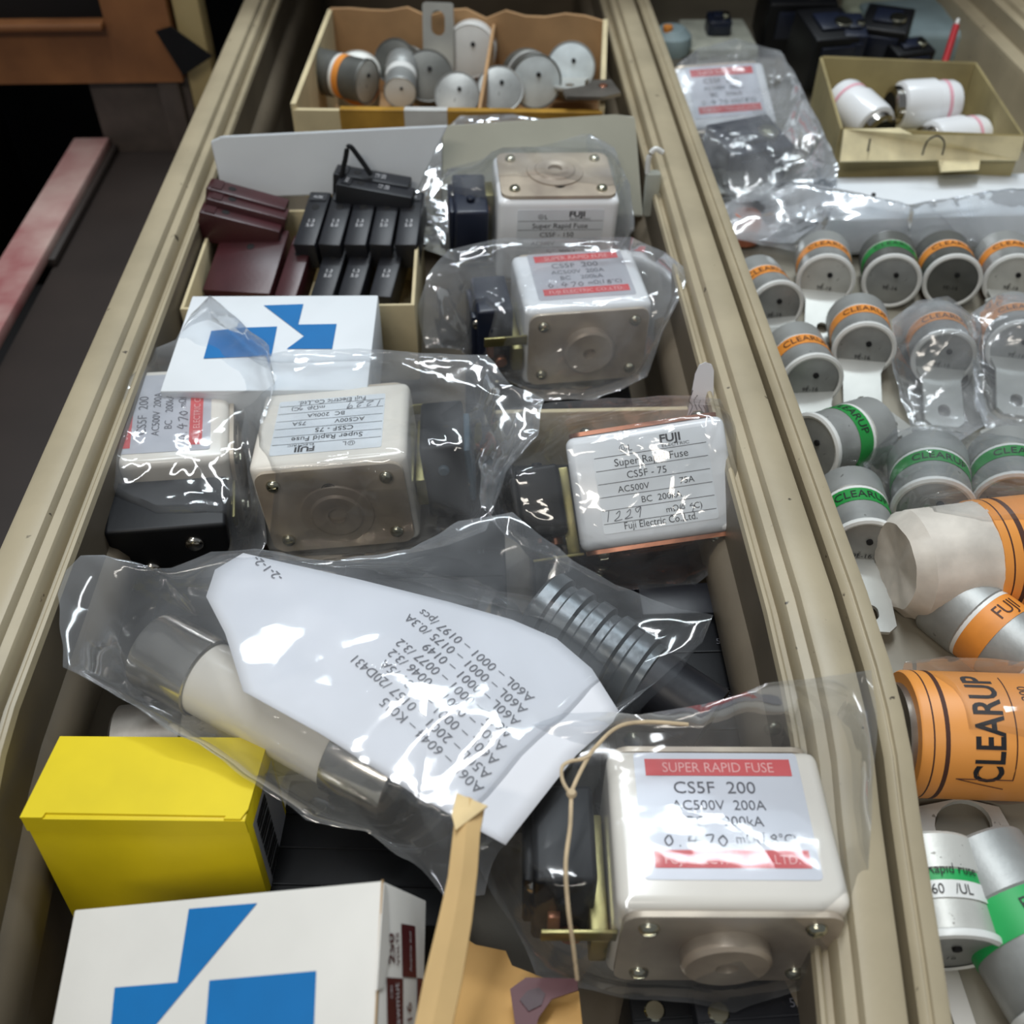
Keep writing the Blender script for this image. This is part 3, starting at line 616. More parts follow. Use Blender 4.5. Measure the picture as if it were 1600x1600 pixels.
round_fuse('grey round fuse with green label at the bottom right corner', RF(1672, 1580, 14, -3.9, 0), r=1.6, L=4.6, band=green_br, cap=fgrey, blades=(1, 0), bl=2.2, text='FUJI', ts=.55, belt=1.3)

def paper_tube(label, M, r, L, lead, title, group=None):
    """axis along local X from 0 to L"""
    f = thing('tube_fuse', label, 'fuse', M, group=group); A = Matrix(((0, 0, 1, 0), (1, 0, 0, 0), (0, 1, 0, 0), (0, 0, 0, 1)))
    b = NB(); lathe(b, [(0, 0), (r*.96, 0), (r, .08), (r, L-.08), (r*.96, L), (0, L)], 48, A); link('sleeve', b, orange_t, f)
    b = NB()
    for x0, x1 in lead: lathe(b, [(r*1.0, x0), (r*1.004, x0), (r*1.004, x1), (r*1.0, x1)], 48, A)
    link('printed_ring', b, ink_brown, f)
    b = NB()
    for s, size, x, off, sx in title: txt(b, s, size, T(off, 0, .01), 'LEFT', sx, wrap=r); 
    b.free(); b = NB()
    # lettering runs round the tube: text x -> circumference, text y -> -axis
    for s, size, x, off, sx in title:
        t = NB(); txt(t, s, size, T(off, x, .012), 'CENTER', sx, wrap=r, bold=.0)
        t.transform(RZ(-90)@RZ(180)); merge(b, t, None)
    link('lettering', b, ink, f)
    return f
# front orange tube: text climbs the tube (reads bottom to top in the photo)
pz = -3.5; p = P(1432, 1128, -2.6)
tb = thing('tube_fuse', 'orange paper-sleeved tube fuse with large black lettering, bagged against the rail', 'fuse', T(p.x-.5, p.y+.25, -3.55) @ EUL(0, 0, -4))
tb2 = thing('tube_fuse', 'orange tube fuse with paper-wrapped left end lying behind the lettered one', 'fuse', T(P(1560, 850, -3).x-1.0, P(1560, 850, -3).y-.3, -3.4) @ EUL(0, 0, 6))
AX = Matrix(((0, 0, 1, 0), (1, 0, 0, 0), (0, 1, 0, 0), (0, 0, 0, 1)))
def circ_text(bm, s, size, x, ang, r, sx=1, bold=0):
    """letters follow the circumference, rising over the tube from the camera side"""
    t = NB(); txt(t, s, size, T(0, 0, .015), 'CENTER', sx, bold=bold)
    for v in t.verts:
        a = ang - v.co.x/r; xx = x - v.co.y; rr = r+v.co.z
        v.co = Vector((xx, -rr*math.sin(a), rr*math.cos(a)))
    merge(bm, t, None)
R1 = 2.0
b = NB(); lathe(b, [(0, .3), (R1*.97, .3), (R1, .4), (R1, 9.4), (R1*.97, 9.5), (0, 9.5)], 56, AX); link('sleeve', b, orange_t, tb)
b = NB(); lathe(b, [(0, .1), (R1*.8, .1), (R1*.8, .3)], 40, AX); link('end_cap', b, steel, tb)
b = NB()
for x0, x1 in ((.62, .67), (.98, 1.12)): lathe(b, [(R1*1.003, x0), (R1*1.003, x1)], 56, AX)
link('printed_ring', b, ink_brown, tb)
b = NB(); circ_text(b, 'CLEARUP', 1.25, 2.75, .42, R1, .72, .02); circ_text(b, 'TYPE  TOTAL 200', .42, 3.75, .5, R1, .95); link('lettering', b, ink, tb)
b = NB()
for a0, a1, x0, x1 in ((1.3, 1.3, 1.4, 3.1), (1.3, -.5, 3.1, 3.1), (1.3, 1.5, 1.4, 2.9)):
    pts = []
    for k in range(17):
        a = a0+(a1-a0)*k/16; x = x0+(x1-x0)*k/16; pts.append(Vector((x, -(R1+.01)*math.sin(a), (R1+.01)*math.cos(a))))
    tube(b, pts, .02, 4)
link('printed_outline', b, ink_brown, tb)
R2 = 2.15
b = NB(); lathe(b, [(R2*.9, 0), (R2, .05), (R2, 9.4), (R2*.97, 9.5), (0, 9.5)], 56, AX); link('sleeve', b, orange_t, tb2)
b = NB(); lathe(b, [(0, -2.8), (R2*.3, -2.9), (R2*.75, -3.0), (R2*.95, -2.4), (R2*.97, -.3), (R2*.97, .1)], 40, AX)
for v in b.verts: v.co += v.co.normalized()*noise.noise(v.co*1.3)*.18
link('paper_wrap', b, mat('off_white_wrap', '#d6cfc4', .6), tb2, 'off white wrapping paper')
b = NB()
for x0, x1 in ((.35, .41), (.75, .95)): lathe(b, [(R2*1.003, x0), (R2*1.003, x1)], 56, AX)
link('printed_ring', b, ink_brown, tb2)
b = NB(); circ_text(b, '250  volt', .5, 1.9, .75, R2, 1); circ_text(b, 'TYPE TOTAL', .5, 2.8, .6, R2, 1); link('lettering', b, ink_brown, tb2)
# white paper tag near the bottom
p = P(1500, 1575, -5.4); b = NB(); rbox(b, (p.x, p.y, -5.42), (.6, 2.4, .06), .02); tag(link('paper_slip', b, cardw, world=True), 'short white paper slip on the drawer floor below the pale fuse', 'paper')

# ---------------------------------------------------------------- back of the second drawer
wb = thing('white_carton', 'closed white carton under clear film in front of the cream open box', 'box', T(17.6, 49.7, -3.2))
b = NB(); rbox(b, (8.9, 2.4, -.9), (15.5, 4.8, 2.2), .1, 2, RZ(1)); link('body', b, cardw2, wb)
b = NB(); cyl(b, .12, .1, .24, 10, T(4.2, 2.6, .1), .02); link('punch_hole', b, ink, wb)
ob = thing('open_carton', 'open cream box holding white ceramic screw fuses at the back of second drawer', 'box', loc=(20, 54.8, -5.4))
bpy.context.view_layer.update()
A0 = P(1318, 200, -.6); A1 = P(1603, 212, -.6); B0 = P(1285, 88, -.6); B1 = P(1528, 98, -.6)
zb = -4.6
def wall(a, c, name, m, ztop=-.6, par=ob, th=.15, label=None):
    part_w(name, board([Vector((a.x, a.y, zb)), Vector((c.x, c.y, zb)), Vector((c.x, c.y, ztop)), Vector((a.x, a.y, ztop))], th), m, par, label)
wall(A0, A1, 'front_wall', cardol); wall(B0, B1, 'back_wall', cardol); wall(A0, B0, 'side_wall', cardol); wall(A1, B1, 'side_wall', cardol)
part_w('bottom', board([Vector((p.x, p.y, zb)) for p in (A0, A1, B1, B0)], .15), cardol, ob)
# cream flap folded down over the front
q = [P(1318, 202, -.6), P(1405, 200, -.6), P(1425, 210, -.6), P(1600, 213, -.6), P(1590, 250, -1.9), P(1530, 250, -1.9), P(1528, 265, -2.1), P(1470, 268, -2.1), P(1466, 250, -1.9), P(1312, 252, -1.9)]
bmq = NB(); vs = [bmq.verts.new(p+Vector((0, -.1, .05))) for p in q]; vs2 = [bmq.verts.new(p+Vector((0, .05, -.08))) for p in q]
tt = tessellate_polygon([q])
for a, c, e in tt: bmq.faces.new((vs[a], vs[c], vs[e])); bmq.faces.new((vs2[e], vs2[c], vs2[a]))
for i in range(len(q)): bmq.faces.new((vs[i], vs[(i+1) % len(q)], vs2[(i+1) % len(q)], vs2[i]))
part_w('front_flap', bmq, mat('pale_cream_card', '#dccfa6', .7), ob, 'pale cream front flap with pen marks')
b = NB()
def lift(u, v, z): return P(u, v, z)+Vector((0, -.22, .16))
tube(b, [lift(1357, 218, -.9), lift(1353, 238, -1.5)], .05, 5); tube(b, smoothpath([lift(1438, 243, -1.65), lift(1446, 222, -.75), lift(1462, 214, -.45), lift(1472, 224, -.8), lift(1469, 243, -1.65)], 5), .05, 5); part_w('pen_mark', b, ink, ob)
def bottle(label, M, r=1.35):
    f = thing('screw_fuse', label, 'fuse', M, group='white ceramic screw fuses in the cream box'); A = Matrix(((1, 0, 0, 0), (0, 0, 1, 0), (0, 1, 0, 0), (0, 0, 0, 1)))
    b = NB(); lathe(b, [(0, 0), (r*.75, 0), (r*.95, .15), (r, .5), (r, 2.2), (r*.9, 2.3), (r*.9, 3.4), (r*.8, 3.7), (0, 3.75)], 32, A); link('body', b, ceramic_w, f)
    b = NB(); lathe(b, [(r*.905, 2.75), (r*.92, 2.75), (r*.92, 2.95), (r*.905, 2.95)], 32, A); link('pink_stripe', b, pinkp, f)
    b = NB(); lathe(b, [(0, -.45), (r*.6, -.5), (r*.78, -.4), (r*.8, .1), (r*.7, .12)], 32, A); link('metal_collar', b, chrome, f)
    b = NB(); lathe(b, [(0, -.52), (r*.55, -.52)], 24, A); link('contact', b, black, f)
    return f
p = P(1372, 190, -1.6); bottle('white screw fuse at the left of the cream box with its metal end forward', T(p.x, p.y, -2.0) @ EUL(8, 0, 20))
p = P(1402, 155, -1.6); bottle('white screw fuse lying crosswise in the cream box with a pink stripe', T(p.x, p.y-.2, -1.9) @ EUL(0, 0, -84), 1.45)
p = P(1460, 205, -2); bottle('white screw fuse lowest in the cream box, partly hidden by its front flap', T(p.x, p.y+.3, -2.9) @ EUL(0, 0, -74))
# dark gadgets beyond
def gadget(label, u, v, z, s, yaw, m=black, name='relay_module', cat='module', knob=True, tilt=10):
    p = P(u, v, z); g = thing(name, label, cat, T(p.x, p.y, z) @ EUL(tilt, 0, yaw))
    b = NB(); rbox(b, (0, 0, 0), s, .15, 3); link('case', b, m, g)
    b = NB(); rbox(b, (0, -s[1]/2-.08, s[2]*.1), (s[0]*.7, .16, s[2]*.5), .05); rbox(b, (0, 0, s[2]/2+.1), (s[0]*.55, s[1]*.5, .22), .05); link('raised_face', b, navy if m is black else m, g)
    if knob:
        b = NB(); cyl(b, min(s[0], s[1])*.18, 0, .35, 16, T(s[0]*.22, -s[1]*.1, s[2]/2)); link('terminal_screw', b, screw_m, g)
    return g
gadget('glossy black rounded module behind the cream box at its left', 1285, 75, -2.5, (3.4, 4, 3.6), 10)
gadget('dark blue grey module between the two black ones', 1325, 72, -2.3, (1.6, 3, 3.2), -5, navy)
gadget('black ridged module farther right with fine white print', 1380, 60, -2.3, (3.2, 3.4, 3), -25)
gadget('small black tilted module just over the cream box rim', 1415, 92, -3, (3.0, 2, 2), 15)
gadget('black module at the far back beside the blue grey sheet', 1240, 25, -3, (5, 4, 4), 0)
gadget('small dark square module near the rail at the far back', 1122, 40, -3, (1.7, 1.6, 1.4), 0, navy)
b = NB(); rbox(b, (0, 0, 0), (9, 7, 2.4), .5, 4)
for v in b.verts: v.co += Vector((1, 1, 1))*noise.noise(v.co*.5)*.4
b.transform(T(*P(1450, 45, -4))); tag(link('pale_bag', b, bluecloth, world=True), 'pale blue grey plastic bundle in the far right corner', 'bundle')
b = NB(); rbox(b, (0, 0, 0), (7, 5, 1.6), .5, 4)
for v in b.verts: v.co += Vector((1, 1, 1))*noise.noise(v.co*.6+Vector((3, 1, 2)))*.5
b.transform(T(*P(1390, 30, -4.3))); tag(link('pale_green_pouch', b, mat('pale_green_card', '#b3bba6', .7), world=True), 'pale green pouch behind the black modules', 'pouch')
pen = thing('red_stick', 'thin red plastic stick standing behind the cream box', 'stick', T(*P(1478, 92, -1.5)) @ EUL(-35, 20, 0))
b = NB(); cyl(b, .22, -.5, 2.2, 12); link('shaft', b, redm, pen); b = NB(); cyl(b, .12, 2.2, 2.6, 10); link('tip', b, fwhite, pen)
sb = thing('selector_cap', 'small clear and orange capped part in film near the rail at the far back', 'cap', T(*P(1048, 68, -3)))
b = NB(); lathe(b, [(0, 1.2), (.9, 1.1), (1.4, .6), (1.5, 0), (1.3, -.6)], 24); link('dome', b, bluecloth, sb); b = NB(); cyl(b, .35, .8, 1.4, 12, T(-.4, -.5, 0)); link('orange_cap', b, orange_b, sb)
p = P(1135, 95, -4); b = NB(); rbox(b, (p.x, p.y+4, -4.2), (5, 6, 1.4), .2); tag(link('pale_box', b, mat('pale_green_card2', '#b9bdb0', .7), world=True), 'pale grey green flat box at the far back by the rail', 'box')
# bag G content
pg = P(1120, 170, -3); fG = rect_fuse('rectangular fuse in the milky bag at the back of second drawer, next to the rail', T(pg.x+.3, pg.y-.5, -1.9) @ EUL(30, 0, 8), style='red', end='stub', block=navy, cer=ceramic_w, switch=False)
gadget('navy switch block in the milky bag in front of its fuse', 1165, 238, -3.2, (4.2, 3.4, 2.4), 20, navy)
ph = P(1165, 352, -4.4); og = thing('orange_cap_pair', 'soft orange plugs under film next to the rail before the navy block', 'plug', T(ph.x, ph.y, -4.5))
b = NB(); lathe(b, [(0, .9), (.7, .85), (.85, .5), (.85, -.8)], 20, T(0, 0, 0)); link('plug', b, mat('coral_plastic', '#cf7c5c', .5), og); b = NB(); lathe(b, [(0, .7), (.4, .65), (.5, .4), (.5, -.8)], 20, T(1.5, .1, 0)); link('plug', b, MATS['coral_plastic'], og)
gadget('dark bagged relay behind the orange plugs', 1145, 300, -4.3, (3, 2.4, 1.6), 0, fdark, knob=False)

# ---------------------------------------------------------------- cardboard tray of fuses
tr = thing('cardboard_tray', 'worn brown cardboard tray with yellowed tape holding loose round fuses', 'box', loc=(-1, 60, -6))
bpy.context.view_layer.update()
ZT = .4
K = {k: P(u, v, ZT) for k, (u, v) in dict(fl=(458, 162), fr=(944, 158), bl=(516, 14), br=(946, 30), fm=(735, 163), bm=(790, 32)).items()}
K['fr'] = P(941, 168, ZT)
def twall(a, c, name, m, th=.3, ztop=ZT, zb_=-5.2, label=None, wav=.0):
    n = 14; bm = NB(); rows = []
    d = (c-a); nrm = Vector((-d.y, d.x, 0)).normalized()*th/2
    for i in range(n+1):
        t = i/n; p = a+d*t; zz = ztop+wav*noise.noise(Vector((p.x*.5, p.y*.5, 3)))
        rows.append([bm.verts.new((p.x+s*nrm.x, p.y+s*nrm.y, z)) for s, z in ((-1, zb_), (-1, zz), (1, zz), (1, zb_))])
    for x, y in zip(rows, rows[1:]):
        for k in range(4): bm.faces.new((x[k], x[(k+1) % 4], y[(k+1) % 4], y[k]))
    bm.faces.new(rows[0]); bm.faces.new(rows[-1]); return part_w(name, bm, m, tr, label)
twall(K['fl'], K['fr'], 'front_wall', cardc, ztop=ZT-.3); twall(K['bl'], K['br'], 'back_wall', cardb, wav=.9); twall(K['fl'], K['bl'], 'side_wall', cardc); twall(K['fr'], K['br'], 'side_wall', cardc)
dm0 = K['fl'].lerp(K['fr'], .6); dm1 = K['bl'].lerp(K['br'], .6); twall(dm0, dm1, 'divider', cardb, .2, ZT-.5, -5, 'low brown divider')
bmq = NB(); prism(bmq, [[(K[k].x, K[k].y) for k in ('fl', 'fr', 'br', 'bl')]], -5.2, -5.0); part_w('bottom', bmq, cardb, tr)
for a, c, m, nm in ((.15, .36, tape, 'tape'), (.47, 1.0, tape, 'tape'), (.36, .5, tapew, 'tape')):
    q0 = K['fl'].lerp(K['fr'], a); q1 = K['fl'].lerp(K['fr'], c); off = Vector((0, -.2, 0))
    th = .06 if m is tape else .1
    bmq = NB(); 
    for z0_, z1_ in ((-4.5, ZT-.26),): rbox(bmq, ((q0.x+q1.x)/2, (q0.y+q1.y)/2-.2, (z0_+z1_)/2), ((q1-q0).length, th, z1_-z0_), .01, 1)
    rbox(bmq, ((q0.x+q1.x)/2, (q0.y+q1.y)/2, ZT-.24), ((q1-q0).length, .5, th), .01, 1)
    bmq.transform(T((q0.x+q1.x)/2, (q0.y+q1.y)/2, 0) @ RZ(math.degrees(math.atan2((q1-q0).y, (q1-q0).x))) @ T(-(q0.x+q1.x)/2, -(q0.y+q1.y)/2, 0)); part_w(nm, bmq, m, tr, 'yellowed tape' if m is tape else 'white tape piece')
TF = [  # u,v of front face, yaw, pitch, r, band, cap, face, label
 (560, 108, 12, -55, 1.25, orange_b, flight, flight, (0, 1), 'upright pale fuse with orange band at the left of the tray'),
 (575, 128, 60, 0, 1.2, orange_b, fdark, flight, (0, 0), 'fuse lying turned left in the tray corner below the upright one'),
 (615, 95, -20, -30, 1.25, fdark, fdark, fdark, (0, 1), 'dark tarnished fuse with its blade up, left of the tall cream-banded one'),
 (668, 118, 4, -38, 1.45, mat('cream_band', '#c9b48c', .5), fdark, fdark, (0, 1), 'tall fuse with cream band and a dark round end in the tray middle'),
 (625, 145, 0, 5, .9, fwhite, fgrey, fwhite, (0, 0), 'small fuse with a pale end lying low at the tray front'),
 (714, 148, -4, -40, 1.25, orange_b, fgrey, fgrey, (0, 0), 'fuse with thin orange band just left of the tray divider'),
 (735, 80, -4, -10, 1.5, fwhite, fwhite, fwhite, (0, 0), 'fuse with a shiny white end leaning on the tray back'),
 (782, 138, 12, -45, 1.3, orange_b, fgrey, fgrey, (0, 0), 'orange-banded fuse just right of the tray divider'),
 (838, 128, 8, -15, 1.45, fgrey, fdark, mat('icy_face', '#c9d3d6', .4), (0, 1), 'fuse showing a round pale end in the right half of the tray'),
 (892, 105, -6, -30, 1.4, fgrey, fgrey, MATS['icy_face'], (1, 0), 'rightmost fuse in the tray with a pale face and blade'),
]
for u, v, yw, pt, r, bd, cp, fc_, bl_, lab in TF:
    p = P(u, v, -1.1); round_fuse(lab, T(p.x, p.y, -1.1) @ EUL(pt, 0, yw), r=r*1.12, L=3.8, band=bd, cap=cp, face=fc_, blades=bl_, rim=False, text=' ', belt=.45)
hb = thing('holed_blade', 'flat steel blade with a big slot standing against the tray back', 'blade', T(*P(685, 60, -.3)) @ EUL(78, 0, -8))
b = NB(); prism(b, [rrect(2.0, 4.2, .2), rrect(.9, 1.5, .44, 0, .9)], -.1, .1); link('plate', b, tin, hb)
hb2 = thing('holed_blade', 'flat steel tab with a small bolt hole over the right front corner of the tray', 'blade', T(*P(930, 142, .9)) @ EUL(0, 0, 8))
b = NB(); prism(b, [[(-1.8, -.7), (.2, -1.1), (1.3, -.7), (1.2, 1.2), (.2, 1.3), (-.4, .6), (-1.8, .3)], circ(.28, .55, .4, 14)], -.1, .1); link('plate', b, steel, hb2)
b = NB(); cyl(b, .25, -.15, .16, 10, T(.55, .4, 0)); link('rusty_bolt', b, copper, hb2)

# ---------------------------------------------------------------- lower left drawer odds and ends
def dark_block(label, x, y, z, s, yaw=0, m=black):
    g = thing('relay_block', label, 'relay', T(x, y, z) @ RZ(yaw)); b = NB(); rbox(b, (0, 0, -s[2]/2), s, .1, 2); link('case', b, m, g)
    b = NB()
    for k in range(1, 4): rbox(b, (0, s[1]*(k/4-.5), .02), (s[0]*.96, .06, .06), .01, 1)
    link('rib', b, m, g)
    b = NB(); txt(b, '52', .35, T(s[0]*.32, s[1]*.3, .04)); txt(b, '51', .35, T(s[0]*.32, -s[1]*.05, .04)); txt(b, '2', .35, T(s[0]*.3, -s[1]*.4, .04)); link('lettering', b, ink_grey, g)
    b = NB(); cyl(b, .3, -.05, .06, 16, T(-s[0]*.3, s[1]*.3, 0)); link('screw', b, screw_m, g)
    return g
dark_block('black ribbed relay block by the right inner wall behind the front bagged fuse', 6.6, 21.0, -5.2, (5.0, 6.6, 4.8), 0)
dark_block('black relay block under the large clear bag in the drawer middle', 1.0, 21.5, -5.8, (5.6, 6.4, 4.2), 4)
dark_block('black relay block between yellow carton and tan strip with a bright screw', -4.2, 15.6, -5.6, (5.4, 4.8, 4.4), -3)
dark_block('black relay block at the bottom edge under the front bagged fuse', 5.4, 9.2, -5.6, (3.4, 4.4, 4.4), 2)
dark_block('charcoal relay block at the bottom right edge with a round black knob', 8.6-1.6, 9.0, -5.0, (3.2, 4.0, 4.6), 2, relay_black)
dark_block('black relay block beneath the sideways bagged fuse', -10.0, 26.0, -6.4, (6.4, 6, 3.6), 0)
dark_block('black relay block beneath the ruled label fuse', -2.6, 29.0, -6.2, (6.5, 6, 3.8), 0)
dark_block('black relay block beneath the second red-banded bagged fuse', 3.0, 38.5, -6.2, (8, 6.5, 3.6), 0)
dark_block('dark relay block under the tilted 75A fuse', 5.0, 30.5, -6.4, (6.4, 5, 3.4), 0, navy)
b = NB(); rbox(b, (7.1, 24.9, -5.0), (3.0, 1.5, .4), .06); tag(link('grey_cover', b, relay_black, world=True), 'small charcoal cover plate beyond the black ribbed relay block', 'cover')
# card and tag by the right rail behind the 75A fuse
b = NB(); rbox(b, (4.4, 33.6, -4.2), (8.2, .25, 3.0), .05); tag(link('carton_edge', b, cardc, world=True), 'cream cardboard wall standing across the drawer behind the 75A fuse', 'cardboard')
tg = thing('paper_tag', 'white rounded paper tag with scribbles standing by the right rail', 'tag', T(*P(1092, 640, -1.6)) @ EUL(68, 0, 4))
b = NB(); prism(b, [[(-.55, -.8), (.6, -.8), (.55, 1.6), (.45, 1.85), (.2, 1.95), (-.05, 1.85), (-.2, 1.5)]], -.02, .02); link('card', b, paper, tg)
b = NB()
for k in range(4):
    x = -.35+.2*k; pts = [(x+.08*math.sin(j*2.1+k), -.7+.22*j, 0) for j in range(8-k)]
    stroke(b, [tuple(v)[:2] for v in smoothpath(pts, 3)], .03, .03)
link('scribble', b, ink, tg)
# metal cylinder at the left
mc = thing('tube_fuse', 'short dull metal-capped fuse peeping out behind the yellow carton', 'fuse', T(-12.6, 19.3, -5.4) @ EUL(0, 0, 5))
b = NB(); lathe(b, [(0, 0), (1.35, 0), (1.5, .12), (1.5, 2.3), (1.4, 2.35)], 40, AX); link('end_cap', b, steel, mc)
b = NB(); lathe(b, [(1.38, 2.3), (1.38, 6.5), (0, 6.5)], 40, AX); link('tube', b, ceramic, mc)

# big tube fuse in the flat bag
A1_ = P(270, 1040, -1.5); A2_ = P(590, 1230, -1.5)
dv = (A2_-A1_); ang = math.degrees(math.atan2(dv.y, dv.x))
tf = thing('tube_fuse', 'long ceramic tube fuse with two shiny metal end caps inside the large labelled bag', 'fuse', T(-11.0, 20.9, -2.0) @ EUL(0, 2, math.degrees(math.atan2(15.7-20.5, -3.1+11.2))))
LT = math.hypot(8.1, 4.8)+.3
b = NB(); lathe(b, [(0, 0), (1.1, 0), (1.28, .12), (1.32, .3), (1.32, 2.3), (1.26, 2.34)], 48, AX); link('end_cap', b, chrome, tf)
b = NB(); lathe(b, [(1.2, 2.2), (1.2, LT-2.1)], 48, AX); link('ceramic_tube', b, ceramic, tf)
b = NB(); lathe(b, [(1.26, LT-2.24), (1.32, LT-2.2), (1.32, LT-.3), (1.28, LT-.12), (1.1, LT), (0, LT)], 48, AX); link('end_cap', b, chrome, tf)
# second ribbed chrome fuse in the same bag
q0 = P(900, 975, -2.6); tf2 = thing('tube_fuse', 'ribbed chrome-ended fuse at the right end of the large clear bag', 'fuse', T(q0.x-1.2, q0.y+1.2, -3.0) @ EUL(0, 8, -38))
b = NB(); prof = [(0, 0), (1.2, 0)]
for k in range(5): prof += [(1.4, .15+k*.9), (1.4, .6+k*.9), (1.22, .7+k*.9), (1.22, .95+k*.9)]
prof += [(0, 4.8)]; lathe(b, prof, 40, AX); link('ribbed_cap', b, mat('dark_ribbed_metal', '#666b6e', .3, .6), tf2)
b = NB(); lathe(b, [(0, 4.6), (1.15, 4.6), (1.15, 7.0), (0, 7.0)], 40, AX); link('glass_tube', b, relay_black, tf2)

# tan folded paper strip, kraft envelope, string
b = NB(); rows = []
cl_ = [((757, 1262), (714, 1242), 1.6), ((750, 1300), (708, 1300), 1.5), ((746, 1360), (700, 1370), 1.2), ((737, 1440), (684, 1440), .7), ((722, 1530), (662, 1530), .2), ((704, 1615), (645, 1615), -.2)]
for (ur, vr), (ul, vl), z in cl_:
    a = P(ul, vl, z); c = P(ur, vr, z); m_ = (a+c)/2+Vector((0, 0, .18))
    rows.append([a, m_, c])
bmv = [[b.verts.new(p) for p in r] + [b.verts.new(r[2]+Vector((0, 0, -.12))), b.verts.new(r[0]+Vector((0, 0, -.12)))] for r in rows]
for x, y in zip(bmv, bmv[1:]):
    for k in range(5): b.faces.new((x[k], x[(k+1) % 5], y[(k+1) % 5], y[k]))
b.faces.new(bmv[0]); b.faces.new(bmv[-1])
st = tag(link('paper_strip', b, strip_m, world=True), 'folded tan paper strip standing up beside the front bagged fuse', 'paper strip')
a = P(714, 1242, 1.65); c = P(762, 1262, 1.7); e = P(712, 1300, 1.6)
b = NB(); v = [b.verts.new(p+Vector((0, 0, dz))) for dz in (.03, .09) for p in (a, c, e, P(706, 1275, 1.65))]
b.faces.new(v[:4]); b.faces.new(v[4:]); 
for k in range(4): b.faces.new((v[k], v[(k+1) % 4], v[4+(k+1) % 4], v[4+k]))
o = link('folded_corner', b, mat('pale_tan_paper', '#e0c692', .65), None, 'paler folded corner', world=True); o.parent = st
q = [P(722, 1450, -3.6), P(742, 1462, -3.6), P(790, 1470, -3.6), P(800, 1500, -3.9), P(905, 1545, -4.2), P(912, 1640, -4.6), P(700, 1640, -4.0)]
bmq = NB(); prism(bmq, [[(p.x, p.y) for p in q]], -4.3, -4.1)
for v in bmq.verts: v.co.z += .35*noise.noise(v.co*.6)
ev = tag(link('kraft_envelope', bmq, envel, world=True), 'kraft brown envelope with maroon print at the bottom edge beside the tan strip', 'envelope')
bmq = NB(); q = [P(u, v, -3.7) for u, v in ((797, 1546), (822, 1528), (902, 1530), (903, 1548), (862, 1562), (842, 1590), (836, 1610), (806, 1610))]
prism(bmq, [[(p.x, p.y) for p in q]], -3.72, -3.66); o = link('maroon_print', bmq, maroon_p, None, 'maroon printed shape', world=True); o.parent = ev
bmq = NB(); q = [P(u, v, -3.62) for u, v in ((812, 1562), (824, 1548), (842, 1543), (852, 1553), (846, 1570), (826, 1580))]; sheet(bmq, [(p.x, p.y) for p in q], -3.62); o = link('round_print', bmq, mat('dark_maroon_print', '#35141c', .5), None, world=True); o.parent = ev
b = NB()
S1 = smoothpath([P(u, v, z) for u, v, z in ((1075, 1132, .6), (1010, 1128, .9), (965, 1136, 1.0), (930, 1168, 1.0), (912, 1196, 1.0), (898, 1225, 1.0), (893, 1242, 1.0), (891, 1290, .9), (884, 1350, .6), (888, 1420, .0), (896, 1480, -.9), (902, 1530, -1.8))], 6)
tube(b, S1, .055, 7)
tube(b, smoothpath([P(u, v, 1.05) for u, v in ((895, 1245), (880, 1222), (878, 1200), (890, 1190), (910, 1186), (922, 1180))], 6), .05, 7)
lathe(b, [(0, -.13), (.1, -.1), (.14, 0), (.1, .1), (0, .13)], 10, T(*P(893, 1240, 1.05)))
tag(link('string', b, string_m, world=True), 'thin cream string knotted around the front bagged fuse', 'string')

